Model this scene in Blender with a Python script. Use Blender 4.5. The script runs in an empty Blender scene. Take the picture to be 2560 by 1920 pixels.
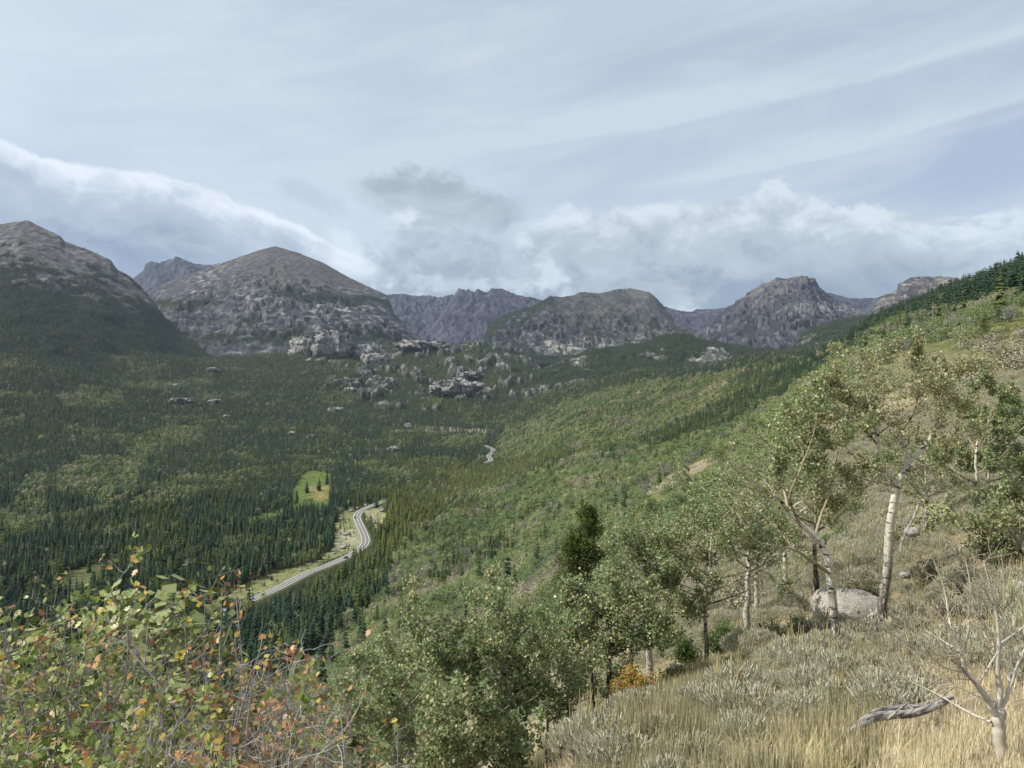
import bpy, math, random
import numpy as np
from mathutils import Vector, Matrix, Quaternion
random.seed(7); RNG = np.random.default_rng(7)
sc = bpy.context.scene
COL = sc.collection
F = 760.0                       # focal length in pixels of a 1024 px wide frame
# ------------------------------------------------------------------ camera
cam_d = bpy.data.cameras.new('camera'); cam = bpy.data.objects.new('camera', cam_d); COL.objects.link(cam)
cam.location = (0, 0, 0); cam.rotation_euler = (math.radians(90), 0, 0)
cam_d.sensor_width = 36; cam_d.lens = 36 * F / 1024; cam_d.clip_start = .05; cam_d.clip_end = 60000
sc.camera = cam
# ------------------------------------------------------------------ render + light
sc.view_settings.view_transform = 'Standard'; sc.view_settings.look = 'None'
sc.view_settings.exposure = 0.14; sc.view_settings.gamma = 1
sc.cycles.max_bounces = 5; sc.cycles.diffuse_bounces = 3; sc.cycles.glossy_bounces = 1
sc.cycles.transparent_max_bounces = 8; sc.cycles.volume_bounces = 0; sc.cycles.transmission_bounces = 2
sc.cycles.use_denoising = True
sc.cycles.use_adaptive_sampling = True; sc.cycles.adaptive_threshold = 0.02
sc.cycles.caustics_reflective = False; sc.cycles.caustics_refractive = False
SUN_EL, SUN_AZ = math.radians(46), math.radians(-97)     # azimuth from +Y, clockwise positive: the sun stands to the left
sd = Vector((math.sin(SUN_AZ) * math.cos(SUN_EL), math.cos(SUN_AZ) * math.cos(SUN_EL), math.sin(SUN_EL)))
sl = bpy.data.lights.new('sun', 'SUN'); sl.energy = 5.0; sl.angle = math.radians(.6); sl.color = (1, .95, .87)
so = bpy.data.objects.new('sun', sl); COL.objects.link(so); so.rotation_euler = sd.to_track_quat('Z', 'Y').to_euler()

# ------------------------------------------------------------------ node expression helper
class NX:
    def __init__(s, nt): s.nt = nt
    def node(s, t, **k):
        n = s.nt.nodes.new(t)
        for a, b in k.items(): setattr(n, a, b)
        return n
    def put(s, sock, v):
        if isinstance(v, bpy.types.NodeSocket): s.nt.links.new(v, sock)
        elif v is not None:
            if sock.type == 'RGBA' and not isinstance(v, (int, float)) and len(v) == 3: v = (*v, 1)
            sock.default_value = v
    def m(s, op, a, b=None, c=None, clamp=False):
        n = s.node('ShaderNodeMath', operation=op, use_clamp=clamp)
        s.put(n.inputs[0], a)
        if b is not None: s.put(n.inputs[1], b)
        if c is not None: s.put(n.inputs[2], c)
        return n.outputs[0]
    def add(s, a, b): return s.m('ADD', a, b)
    def sub(s, a, b): return s.m('SUBTRACT', a, b)
    def mul(s, a, b): return s.m('MULTIPLY', a, b)
    def mix(s, f, a, b, mode='MIX'):
        n = s.node('ShaderNodeMix', data_type='RGBA', blend_type=mode); n.clamp_factor = True
        s.put(n.inputs[0], f); s.put(n.inputs[6], a); s.put(n.inputs[7], b); return n.outputs[2]
    def ss(s, v, a, b, lo=0., hi=1.):
        n = s.node('ShaderNodeMapRange', interpolation_type='SMOOTHSTEP', clamp=True)
        for i, q in enumerate((v, a, b, lo, hi)): s.put(n.inputs[i], q)
        return n.outputs[0]
    def lin(s, v, a, b, lo=0., hi=1.):
        n = s.node('ShaderNodeMapRange', clamp=True)
        for i, q in enumerate((v, a, b, lo, hi)): s.put(n.inputs[i], q)
        return n.outputs[0]
    def vec(s, x, y, z=0.):
        n = s.node('ShaderNodeCombineXYZ')
        for i, q in enumerate((x, y, z)): s.put(n.inputs[i], q)
        return n.outputs[0]
    def noise(s, v, scale=1., detail=4., rough=.55, dist=0., col=False):
        n = s.node('ShaderNodeTexNoise'); s.put(n.inputs['Vector'], v)
        s.put(n.inputs['Scale'], scale); s.put(n.inputs['Detail'], detail); s.put(n.inputs['Roughness'], rough); s.put(n.inputs['Distortion'], dist)
        return n.outputs['Color' if col else 'Fac']
    def curve(s, v, pts):
        n = s.node('ShaderNodeFloatCurve'); c = n.mapping.curves[0]
        n.mapping.use_clip = False
        c.points[0].location = pts[0]; c.points[1].location = pts[-1]
        for p in pts[1:-1]: c.points.new(*p)
        n.mapping.update(); s.put(n.inputs['Value'], v); n.inputs['Factor'].default_value = 1
        return n.outputs[0]

# ------------------------------------------------------------------ sky (world)
W = bpy.data.worlds.new('World'); sc.world = W; W.use_nodes = True
def build_sky():
    nt = W.node_tree; nt.nodes.clear(); x = NX(nt)
    sky = x.node('ShaderNodeTexSky', sky_type='NISHITA', sun_disc=False)
    sky.sun_elevation = SUN_EL; sky.sun_rotation = SUN_AZ; sky.altitude = 2700; sky.air_density = 1; sky.dust_density = 1.5
    tc = x.node('ShaderNodeTexCoord').outputs['Generated']
    sep = x.node('ShaderNodeSeparateXYZ'); x.put(sep.inputs[0], tc)
    X, Y, Z = sep.outputs
    az = x.m('ARCTAN2', X, Y)                                            # radians, 0 ahead, + to the right
    hyp = x.m('SQRT', x.add(x.mul(X, X), x.mul(Y, Y)))
    t = x.m('DIVIDE', Z, x.m('MAXIMUM', hyp, .05))
    def P(px, py):
        a = math.atan((px - 512) / F); return a, (384 - py) / F * math.cos(a)
    def cv(pts):                                                         # curve t(az) through picture points
        q = [P(*p) for p in pts]; q = [((a + 1.2) / 2.4, v * 2) for a, v in q]
        q = [(0, q[0][1])] + q + [(1, q[-1][1])]
        return x.mul(x.curve(x.m('DIVIDE', x.add(az, 1.2), 2.4), q), .5)
    uv = x.vec(az, t)
    def nz(su, sv, off=0., detail=5., rough=.55, rot=0., dist=0.):
        c, s_ = math.cos(rot), math.sin(rot)
        a = x.add(x.mul(az, c * su), x.mul(t, s_ * su)); b = x.add(x.mul(az, -s_ * sv), x.mul(t, c * sv))
        return x.noise(x.vec(a, b, off), 1., detail, rough, dist)
    # clear blue through a thin veil, then cirrus
    blue = x.mix(.10, (.40, .52, .80), sky.outputs[0])
    blue = x.mix(x.ss(t, .0, .75), (.435, .505, .62), (.40, .465, .575))
    veil = x.ss(nz(1.8, 5, 3.1, 4, .55, .22, .8), .32, .68)
    veil2 = x.ss(nz(5, 26, 7.7, 3, .5, .2, .6), .38, .72)
    left = x.ss(az, .25, -.35)
    dens = x.m('ADD', x.mul(veil, .48), x.mul(veil2, .26))
    dens = x.add(dens, x.add(.16, x.mul(left, .30)))
    # two long bright streaks climbing to the right
    for (p0, p1, wlo, whi, amp) in (((470, 152), (1024, 36), .006, .075, .6), ((690, 188), (1024, 100), .004, .05, .62), ((620, 190), (1024, 118), .004, .02, .3), ((300, 60), (800, 8), .02, .09, .15)):
        a0, t0 = P(*p0); a1, t1 = P(*p1); k = (t1 - t0) / (a1 - a0)
        wob = x.mul(x.sub(nz(6, 9, amp * 9, 2, .6, .2), .5), .022)
        d = x.add(x.sub(t, x.add(t0 - k * a0, x.mul(az, k))), wob)
        band = x.mul(x.ss(d, -wlo, wlo), x.ss(d, whi, 0))
        fade = x.mul(x.ss(az, a0 - .12, a0 + .15), amp)
        tex = x.ss(nz(3.5, 40, 1.3 + amp, 3, .6, .2, .4), .2, .6, .55, 1)
        dens = x.add(dens, x.mul(x.mul(band, fade), tex))
    # a bluer window on the right, above the bank
    a0, t0 = P(930, 172)
    win = x.mul(x.ss(x.m('ABSOLUTE', x.sub(az, a0 + .06)), .3, .05), x.ss(x.m('ABSOLUTE', x.sub(x.sub(t, t0), x.mul(x.sub(az, a0), .18))), .055, .01))
    dens = x.sub(dens, x.mul(win, .48))
    cirr = x.mix(nz(2.2, 5, 9.1, 3, .5), (.67, .74, .765), (.66, .72, .765))
    col = x.mix(x.m('MINIMUM', x.m('MAXIMUM', dens, 0), .93), blue, cirr)
    glow = x.mul(x.ss(az, -.1, -.7), x.ss(t, .1, .5))
    col = x.mix(x.mul(glow, .5), col, (.80, .88, .90))
    # --- clouds on the ranges; each has a soft ragged top edge
    n1 = x.sub(nz(9, 12, 2.2, 6, .66, -.3, .4), .5)             # billows
    n2 = x.sub(nz(34, 44, 5.2, 4, .6, 0, .3), .5)              # fine rags
    n3 = x.sub(nz(4.5, 14, 12.2, 5, .6, -.42, .6), .5)         # long folds running down to the right
    n4 = x.sub(nz(7, 15, 22.2, 5, .62, .12, .8), .5)           # folds running up to the right
    n5 = x.sub(x.noise(x.vec(x.mul(az, 13), x.mul(t, 19), 31.), 1., 6, .62, .5), .5)     # cumulus heads
    def bank(col, edge, rag, soft, bright, mid, dark, rim, depth, fold, alpha=1., mask=None, cont=1., lo=None):
        h = x.add(x.sub(edge, t), x.add(x.mul(n1, rag), x.mul(n2, rag * .35)))   # distance below the edge
        m = x.mul(x.ss(h, 0, soft), alpha)
        if mask is not None: m = x.mul(m, mask)
        sh = x.add(x.m('DIVIDE', h, depth), x.add(x.mul(fold, 1.5 * cont), x.mul(n2, .45 * cont)))
        c = x.mix(x.ss(sh, -.1, .45), bright, mid); c = x.mix(x.ss(sh, .40, 1.), c, dark)
        if lo is not None: c = x.mix(x.mul(x.ss(x.add(t, x.mul(n1, .05)), .125, .085), .6), c, lo)
        c = x.mix(x.mul(x.ss(h, rim, 0), .8), c, bright)
        return x.mix(m, col, c)
    # wispy little rag left of the middle
    a0, t0 = P(308, 196); r = x.m('SQRT', x.add(x.m('POWER', x.m('DIVIDE', x.sub(az, a0), .05), 2.), x.m('POWER', x.m('DIVIDE', x.add(x.sub(t, t0), x.mul(x.sub(az, a0), .4)), .02), 2.)))
    col = x.mix(x.mul(x.ss(x.add(r, x.mul(n1, 4.)), 1., .2), .35), col, (.40, .46, .53))
    # middle puffs
    e = cv([(330, 300), (346, 250), (375, 226), (420, 210), (470, 213), (520, 228), (560, 215), (620, 205), (700, 215), (1024, 225)])
    col = bank(col, e, .15, .045, (.80, .85, .87), (.50, .545, .57), (.32, .35, .38), .004, .10, n4, .98, x.ss(az, P(322, 0)[0], P(368, 0)[0]), 1.2, (.66, .72, .75))
    # grey scarf above the middle
    e = cv([(300, 260), (330, 176), (380, 171), (430, 172), (500, 193), (540, 222), (560, 260)])
    lo = cv([(300, 262), (330, 188), (380, 203), (430, 214), (500, 234), (540, 246), (560, 262)])
    hh = x.add(x.sub(e, t), x.add(x.mul(n1, .10), x.mul(n2, .04))); h2 = x.add(x.sub(t, lo), x.mul(n1, .09))
    sm = x.mul(x.mul(x.ss(hh, -.006, .022), x.ss(h2, -.02, .018)), x.mul(x.ss(az, P(330, 0)[0], P(378, 0)[0]), x.ss(az, P(560, 0)[0], P(500, 0)[0])))
    col = x.mix(x.mul(sm, .85), col, x.mix(x.ss(n4, -.15, .15), (.34, .385, .39), (.52, .565, .57)))
    # right bank
    e = cv([(470, 250), (520, 216), (580, 203), (640, 200), (700, 203), (735, 194), (765, 184), (777, 184), (800, 194), (850, 199), (900, 207), (960, 214), (1024, 213), (1100, 210)])
    col = bank(col, e, .10, .012, (.78, .83, .84), (.49, .53, .54), (.23, .265, .32), .004, .15, n5, .98, x.ss(az, P(470, 0)[0], P(570, 0)[0]), 1.)
    a0, t0 = P(850, 292); r = x.m('SQRT', x.add(x.m('POWER', x.m('DIVIDE', x.sub(az, a0), .17), 2.), x.m('POWER', x.m('DIVIDE', x.sub(t, t0), .05), 2.)))
    col = x.mix(x.mul(x.ss(x.add(r, x.mul(n1, 1.)), 1.1, .1), .6), col, (.13, .155, .215))
    # bright breaks
    for (px, py, rx, ry, am, sk) in ((545, 270, .03, .034, .5, -1.2), (668, 324, .06, .017, .85, 0), (407, 216, .03, .012, .6, .2), (360, 262, .03, .03, .5, -.8), (470, 285, .09, .012, .35, 0), (600, 226, .07, .012, .3, -.3)):
        a0, t0 = P(px, py)
        dx = x.m('DIVIDE', x.sub(az, a0), rx); dy = x.m('DIVIDE', x.sub(x.sub(t, t0), x.mul(x.sub(az, a0), sk)), ry)
        r = x.add(x.m('SQRT', x.add(x.mul(dx, dx), x.mul(dy, dy))), x.add(x.mul(n1, 4.5), x.mul(n2, 3.5)))
        col = x.mix(x.mul(x.ss(r, 1.2, .0), am), col, (.90, .95, .96))
    # great lens cloud on the left
    e = cv([(-200, 40), (-80, 95), (-20, 128), (0, 136), (20, 143), (45, 154), (75, 160), (110, 164), (150, 169), (190, 182), (230, 197), (270, 211), (310, 229), (345, 246), (400, 272), (440, 290)])
    col = bank(col, e, .034, .008, (.92, .96, .97), (.46, .51, .57), (.155, .185, .255), .011, .135, x.add(x.mul(n3, .75), x.mul(n5, .5)), .99, x.ss(az, P(405, 0)[0], P(340, 0)[0]), .8)
    a0, t0 = P(0, 292); col = x.mix(x.mul(x.mul(x.ss(x.add(t, x.mul(n1, .04)), .175, .12), x.ss(az, P(330, 0)[0], P(100, 0)[0])), .45), col, (.40, .46, .55))
    col = x.mix(x.ss(t, -.01, -.03), col, (.30, .33, .30))
    bg = x.node('ShaderNodeBackground'); x.put(bg.inputs[0], col)
    out = x.node('ShaderNodeOutputWorld')
    # physical sky adds its own light under the clouds
    bg2 = x.node('ShaderNodeBackground'); x.put(bg2.inputs[0], sky.outputs[0]); bg2.inputs[1].default_value = .03
    bg.inputs[1].default_value = .825
    ad = x.node('ShaderNodeAddShader'); nt.links.new(bg.outputs[0], ad.inputs[0]); nt.links.new(bg2.outputs[0], ad.inputs[1])
    nt.links.new(ad.outputs[0], out.inputs[0])
build_sky()
W.cycles.sampling_method = 'NONE'

# ------------------------------------------------------------------ numpy noise
_p = np.random.default_rng(11).permutation(256).astype(np.int64); _p = np.concatenate([_p, _p])
_g = np.array([(math.cos(a), math.sin(a)) for a in np.linspace(0, 2 * math.pi, 256, endpoint=False)])
def pn(x, y, seed=0):
    x = np.asarray(x, float) + seed * 17.31; y = np.asarray(y, float) + seed * 7.77
    xi = np.floor(x).astype(np.int64); yi = np.floor(y).astype(np.int64); fx = x - xi; fy = y - yi
    u = fx * fx * fx * (fx * (fx * 6 - 15) + 10); v = fy * fy * fy * (fy * (fy * 6 - 15) + 10)
    xi &= 255; yi &= 255; x1 = (xi + 1) & 255; y1 = (yi + 1) & 255
    def gr(a, b, dx, dy):
        g = _g[_p[_p[a] + b]]; return g[..., 0] * dx + g[..., 1] * dy
    a = gr(xi, yi, fx, fy); b = gr(x1, yi, fx - 1, fy); c = gr(xi, y1, fx, fy - 1); d = gr(x1, y1, fx - 1, fy - 1)
    return (a + u * (b - a) + v * ((c + u * (d - c)) - (a + u * (b - a)))) * 1.5
def fbm(x, y, o=5, seed=0, gain=.5):
    s = 0; a = 1; t = 0
    for i in range(o): s = s + a * pn(x * 2 ** i, y * 2 ** i, seed + i); t += a; a *= gain
    return s / t
def ridged(x, y, o=5, seed=0, gain=.55):
    s = 0; a = 1; t = 0
    for i in range(o): s = s + a * (1 - np.abs(pn(x * 2 ** i, y * 2 ** i, seed + i)) * 2); t += a; a *= gain
    return s / t
def sst(v, a, b):
    t = np.clip((np.asarray(v, float) - a) / (b - a), 0, 1); return t * t * (3 - 2 * t)
def lerp(a, b, t): return a + (b - a) * t

# ------------------------------------------------------------------ mesh helpers
def mesh_np(name, V, faces, mats, cols=None, smooth=True, midx=None, link=True, parent=None):
    """V (n,3) array; faces (m,k) int array (k=3 or 4) or list of such arrays"""
    if not isinstance(faces, list): faces = [faces]
    faces = [f for f in faces if len(f)]
    me = bpy.data.meshes.new(name)
    me.vertices.add(len(V)); me.vertices.foreach_set('co', np.ascontiguousarray(V, dtype=np.float32).ravel())
    nl = sum(f.size for f in faces); nf = sum(len(f) for f in faces)
    me.loops.add(nl); me.polygons.add(nf)
    me.loops.foreach_set('vertex_index', np.concatenate([f.ravel() for f in faces]).astype(np.int32))
    st = []; k = 0
    for f in faces: st.append(k + np.arange(len(f)) * f.shape[1]); k += f.size
    me.polygons.foreach_set('loop_start', np.concatenate(st).astype(np.int32))
    me.polygons.foreach_set('use_smooth', np.full(nf, smooth))
    if midx is not None: me.polygons.foreach_set('material_index', np.asarray(midx, np.int32))
    for m in (mats if isinstance(mats, (list, tuple)) else [mats]): me.materials.append(m)
    if cols is not None:
        for nm, c in cols.items():
            c = np.asarray(c, np.float32)
            if c.ndim == 1:
                at = me.attributes.new(nm, 'FLOAT', 'POINT'); at.data.foreach_set('value', c)
            else:
                if c.shape[1] == 3: c = np.concatenate([c, np.ones((len(c), 1), np.float32)], 1)
                at = me.attributes.new(nm, 'FLOAT_COLOR', 'POINT'); at.data.foreach_set('color', c.ravel())
    me.update(); me.validate()
    o = bpy.data.objects.new(name, me)
    if link: COL.objects.link(o)
    if parent is not None: o.parent = parent
    return o
def grid_faces(nr, nc):
    i = np.arange(nr - 1)[:, None] * nc + np.arange(nc - 1)[None, :]; i = i.ravel()
    return np.stack([i, i + 1, i + nc + 1, i + nc], 1)
def tag(o, label=None, cat=None, group=None, kind=None):
    if label: o['label'] = label
    if cat: o['category'] = cat
    if group: o['group'] = group
    if kind: o['kind'] = kind
    return o
def empty(name, loc, label=None, cat=None, group=None):
    o = bpy.data.objects.new(name, None); COL.objects.link(o); o.location = loc
    o.empty_display_size = .2
    return tag(o, label, cat, group)

# ------------------------------------------------------------------ materials
def mat(name, build, rough=.9, spec=.2):
    m = bpy.data.materials.new(name); m.use_nodes = True; nt = m.node_tree; x = NX(nt)
    b = nt.nodes['Principled BSDF']; b.inputs['Roughness'].default_value = rough; b.inputs['Specular IOR Level'].default_value = spec
    build(x, b); return m
def attr(x, name, kind='GEOMETRY'):
    n = x.node('ShaderNodeAttribute', attribute_name=name, attribute_type=kind); return n
def obj_co(x): return x.node('ShaderNodeTexCoord').outputs['Object']
def bump(x, b, h, dist, strength=1.):
    n = x.node('ShaderNodeBump'); x.put(n.inputs['Height'], h); n.inputs['Distance'].default_value = dist; n.inputs['Strength'].default_value = strength
    x.put(b.inputs['Normal'], n.outputs[0])
def m_rock(x, b):                       # mountain rock: vertex colour times grain at several sizes
    co = obj_co(x); c = attr(x, 'col').outputs['Color']
    mp = x.node('ShaderNodeMapping'); x.put(mp.inputs[0], co); mp.inputs['Scale'].default_value = (1, 1, .45)
    n = x.noise(mp.outputs[0], .03, 8, .68); n2 = x.noise(co, .006, 4, .6)
    k = x.ss(n, .35, .68, .64, 1.34); k = x.mul(k, x.ss(n2, .3, .7, .85, 1.15))
    g = x.node('ShaderNodeVectorMath', operation='SCALE'); x.put(g.inputs[0], c); x.put(g.inputs['Scale'], k)
    x.put(b.inputs['Base Color'], g.outputs[0]); bump(x, b, n, 14, .8)
M_ROCK = mat('mountain_rock', m_rock, .95, .1)
def m_ground(x, b):
    co = obj_co(x); c = attr(x, 'col').outputs['Color']
    n = x.noise(co, 6, 8, .7); n2 = x.noise(co, .35, 6, .65)
    k = x.mul(x.ss(n, .25, .75, .55, 1.4), x.ss(n2, .3, .7, .75, 1.25))
    g = x.node('ShaderNodeVectorMath', operation='SCALE'); x.put(g.inputs[0], c); x.put(g.inputs['Scale'], k)
    x.put(b.inputs['Base Color'], g.outputs[0]); bump(x, b, n, .06, .8)
M_GROUND = mat('ground_soil', m_ground, 1, .05)
# ------------------------------------------------------------------ the ground: height table z(px, depth) sampled along view azimuths
VF = 150.0
GT = {
 -500: [(1, 2200), (4, 1040), (8, 960), (20, 905), (40, 865), (70, 825), (110, 790), (150, 760), (200, 732), (300, 690), (420, 650), (500, 612), (600, 574), (800, 526), (1100, 480), (1500, 420), (2000, 370), (2600, 330), (3200, 352), (5200, 372)],
 0: [(1, 2200), (4, 1000), (8, 958), (20, 900), (40, 860), (70, 820), (110, 785), (150, 755), (200, 728), (300, 685), (400, 652), (470, 626), (600, 574), (800, 526), (1050, 490), (1500, 440), (2000, 392), (2600, 345), (3000, 352), (5200, 372)],
 128: [(1, 2200), (4, 990), (8, 955), (20, 896), (40, 856), (70, 816), (110, 781), (150, 752), (200, 725), (300, 680), (400, 646), (480, 620), (600, 574), (800, 526), (1100, 485), (1500, 450), (2000, 418), (2700, 372), (3200, 352), (3400, 356), (5200, 375)],
 256: [(1, 2200), (4, 980), (8, 950), (20, 890), (40, 850), (70, 810), (110, 775), (150, 748), (200, 720), (300, 670), (400, 635), (500, 611), (600, 574), (800, 526), (1200, 479), (1800, 442), (2500, 403), (3200, 374), (3800, 353), (4200, 356), (5200, 374)],
 384: [(1, 2200), (4, 955), (8, 905), (20, 845), (40, 800), (70, 760), (110, 722), (150, 697), (200, 671), (300, 637), (400, 610), (500, 586), (600, 564), (700, 546), (860, 516), (1100, 489), (1500, 459), (2200, 427), (3000, 396), (3600, 372), (4300, 345), (4600, 348), (5200, 370)],
 512: [(1, 2150), (4, 920), (6, 852), (8, 815), (13, 785), (20, 764), (40, 724), (70, 684), (110, 652), (150, 628), (200, 612), (300, 584), (500, 541), (900, 494), (1450, 460), (1800, 443), (2400, 420), (3000, 398), (3600, 376), (4300, 352), (4700, 350), (5200, 370)],
 576: [(1, 2100), (4, 880), (6, 800), (8, 752), (13, 745), (20, 720), (40, 680), (70, 640), (110, 604), (150, 578), (200, 560), (300, 535), (500, 505), (900, 460), (1500, 420), (2100, 400), (2700, 382), (3000, 386), (3500, 392), (5200, 400)],
 640: [(1, 2050), (4, 858), (6, 768), (8, 708), (13, 702), (20, 668), (40, 622), (70, 574), (110, 530), (150, 497), (175, 497), (220, 512), (300, 508), (450, 492), (600, 479), (1000, 442), (1500, 406), (1900, 388), (2300, 371), (2500, 373), (3200, 400), (5200, 420)],
 704: [(1, 2050), (4, 830), (6, 755), (9, 698), (12, 680), (16, 665), (25, 630), (40, 590), (70, 532), (110, 490), (150, 463), (175, 463), (220, 478), (300, 470), (450, 455), (600, 444), (1000, 412), (1500, 381), (1900, 369), (2050, 367), (2300, 376), (3000, 410), (5200, 430)],
 768: [(1, 2050), (4, 800), (6, 742), (9, 688), (12, 664), (16, 640), (25, 600), (40, 552), (70, 490), (110, 449), (145, 430), (170, 431), (220, 446), (300, 440), (450, 426), (600, 415), (900, 388), (1300, 364), (1650, 356), (1800, 356), (2100, 370), (3000, 410), (5200, 430)],
 832: [(1, 2050), (3, 830), (5, 757), (7, 712), (10, 672), (15, 640), (22, 600), (36, 545), (60, 473), (95, 405), (140, 373), (175, 378), (240, 392), (350, 384), (500, 374), (700, 362), (1000, 350), (1200, 347), (1300, 347), (1500, 358), (2500, 400), (5200, 430)],
 896: [(1, 2050), (3, 815), (5, 745), (8, 690), (12, 650), (15, 630), (25, 565), (40, 505), (70, 432), (120, 368), (170, 346), (210, 352), (300, 350), (500, 336), (700, 324), (950, 312), (1050, 312), (1200, 322), (2200, 380), (5200, 420)],
 960: [(1, 2050), (3, 800), (5, 725), (8, 660), (12, 615), (18, 560), (30, 500), (50, 440), (80, 390), (130, 345), (190, 324), (230, 326), (350, 318), (500, 305), (700, 292), (780, 291), (900, 300), (1800, 370), (5200, 420)],
 1024: [(1, 2050), (3, 790), (5, 702), (8, 635), (12, 578), (20, 512), (35, 442), (60, 390), (90, 360), (140, 328), (200, 312), (300, 296), (430, 280), (560, 271), (620, 271), (750, 285), (1500, 350), (5200, 420)],
 1560: [(1, 2000), (3, 640), (5, 545), (8, 460), (12, 410), (20, 360), (40, 310), (80, 270), (160, 245), (300, 225), (400, 222), (520, 225), (1200, 300), (5200, 400)],
}
LD0, LD1, NLD = math.log(.7), math.log(5300), 700
PX0, PX1, NPX = -500, 1560, 1031
def _table():
    ld = np.linspace(LD0, LD1, NLD); cols = sorted(GT); Z = []
    for c in cols:
        D = np.array([p[0] for p in GT[c]], float); z = (384 - np.array([p[1] for p in GT[c]], float)) / F * D
        zz = np.interp(ld, np.log(D), z); Z.append(zz)
    Z = np.array(Z)                                     # (ncol, NLD)
    # the valley is flat near -VF
    px = np.linspace(PX0, PX1, NPX); out = np.zeros((NPX, NLD))
    ci = np.searchsorted(cols, px, side='right') - 1; ci = np.clip(ci, 0, len(cols) - 2)
    c = np.array(cols, float); h = np.diff(c)
    # monotone-ish cubic: finite-difference tangents
    d = np.diff(Z, axis=0) / h[:, None]; m = np.zeros_like(Z); m[1:-1] = (d[:-1] * h[1:, None] + d[1:] * h[:-1, None]) / (h[:-1] + h[1:])[:, None]; m[0] = d[0]; m[-1] = d[-1]
    m[1:-1][np.sign(d[:-1]) != np.sign(d[1:])] *= .3
    t = ((px - c[ci]) / h[ci])[:, None]; H = h[ci][:, None]
    out = (2*t**3 - 3*t**2 + 1) * Z[ci] + (t**3 - 2*t**2 + t) * H * m[ci] + (-2*t**3 + 3*t**2) * Z[ci + 1] + (t**3 - t**2) * H * m[ci + 1]
    k = np.exp(-.5 * (np.arange(-14, 15) / 5.) ** 2); k /= k.sum()
    o2 = np.apply_along_axis(lambda r: np.convolve(np.pad(r, 14, 'edge'), k, 'valid'), 1, out)
    k = np.exp(-.5 * (np.arange(-16, 17) / 6.) ** 2); k /= k.sum()
    o2 = np.apply_along_axis(lambda r: np.convolve(np.pad(r, 16, 'edge'), k, 'valid'), 0, o2)
    return ld, px, o2
_ld, _px, _T = _table()
def base_z(px, D):
    a = np.clip((np.asarray(px, float) - PX0) / (PX1 - PX0) * (NPX - 1), 0, NPX - 1.001); b = np.clip((np.log(np.maximum(D, .71)) - LD0) / (LD1 - LD0) * (NLD - 1), 0, NLD - 1.001)
    i = a.astype(int); j = b.astype(int); fa = a - i; fb = b - j
    return (_T[i, j] * (1 - fa) + _T[i + 1, j] * fa) * (1 - fb) + (_T[i, j + 1] * (1 - fa) + _T[i + 1, j + 1] * fa) * fb
# the road over the valley floor, from picture points on the floor
def atpx(px, py, z): D = z * F / (384 - py); return ((px - 512) / F * D, D, z)
ROADPX = [(120, 672), (190, 632), (232, 609), (260, 596), (280, 587), (306, 573.6), (333, 563), (352.7, 553.7), (362, 547), (365.5, 541), (363.3, 532.5), (358.4, 522), (357, 516), (361, 510.5), (371, 505.8), (382, 501.5), (396, 493), (414, 484), (436, 473), (462, 466), (486, 462), (490.6, 459.6), (488.5, 455.6), (493.5, 451), (491, 448), (484, 445)]
def _roadz(py): return -VF * 1.0 + (0 if py > 470 else (470 - py) * .35)
RD = np.array([atpx(a, b, _roadz(b)) for a, b in ROADPX])
def catmull(P, n=10):
    P = np.vstack([2 * P[0] - P[1], P, 2 * P[-1] - P[-2]]); out = []
    for i in range(1, len(P) - 2):
        t = np.linspace(0, 1, n, endpoint=False)[:, None]; a, b, c, d = P[i-1], P[i], P[i+1], P[i+2]
        out.append(.5 * (2*b + (c - a)*t + (2*a - 5*b + 4*c - d)*t*t + (3*b - a - 3*c + d)*t**3))
    out.append(P[-2][None]); return np.vstack(out)
ROAD = catmull(RD, 14)
ROADA = ROAD[ROAD[:, 1] < 985]; ROADB = ROAD[ROAD[:, 1] > 1432]          # the stretch between is lost under the trees
def road_dist(x, y):
    """distance to the road's centre line and its height there"""
    best = np.full(np.shape(x), 1e9); bz = np.zeros(np.shape(x))
    for a, b in list(zip(ROADA[::2], ROADA[2::2])) + list(zip(ROADB[::2], ROADB[2::2])):
        ax, ay = b[0] - a[0], b[1] - a[1]; L = ax * ax + ay * ay
        t = np.clip(((x - a[0]) * ax + (y - a[1]) * ay) / L, 0, 1); d = np.hypot(x - a[0] - t * ax, y - a[1] - t * ay)
        w = d < best; best = np.where(w, d, best); bz = np.where(w, a[2] + (b[2] - a[2]) * t, bz)
    return best, bz
def knobs(x, D):
    """granite ledges breaking out of the forest at the head of the valley: 0..1"""
    px = 512 + x / D * F; w = sst(px, 285, 345) * (1 - sst(px, 560, 640)) * sst(D, 2450, 2750) * (1 - sst(D, 4300, 4600))
    n = fbm(x / 120, D / 210, 4, 71) + .35 * fbm(x / 34, D / 60, 3, 72) + .10 * sst(D, 3000, 3900)
    return sst(n, .20, .30) * w
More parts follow.
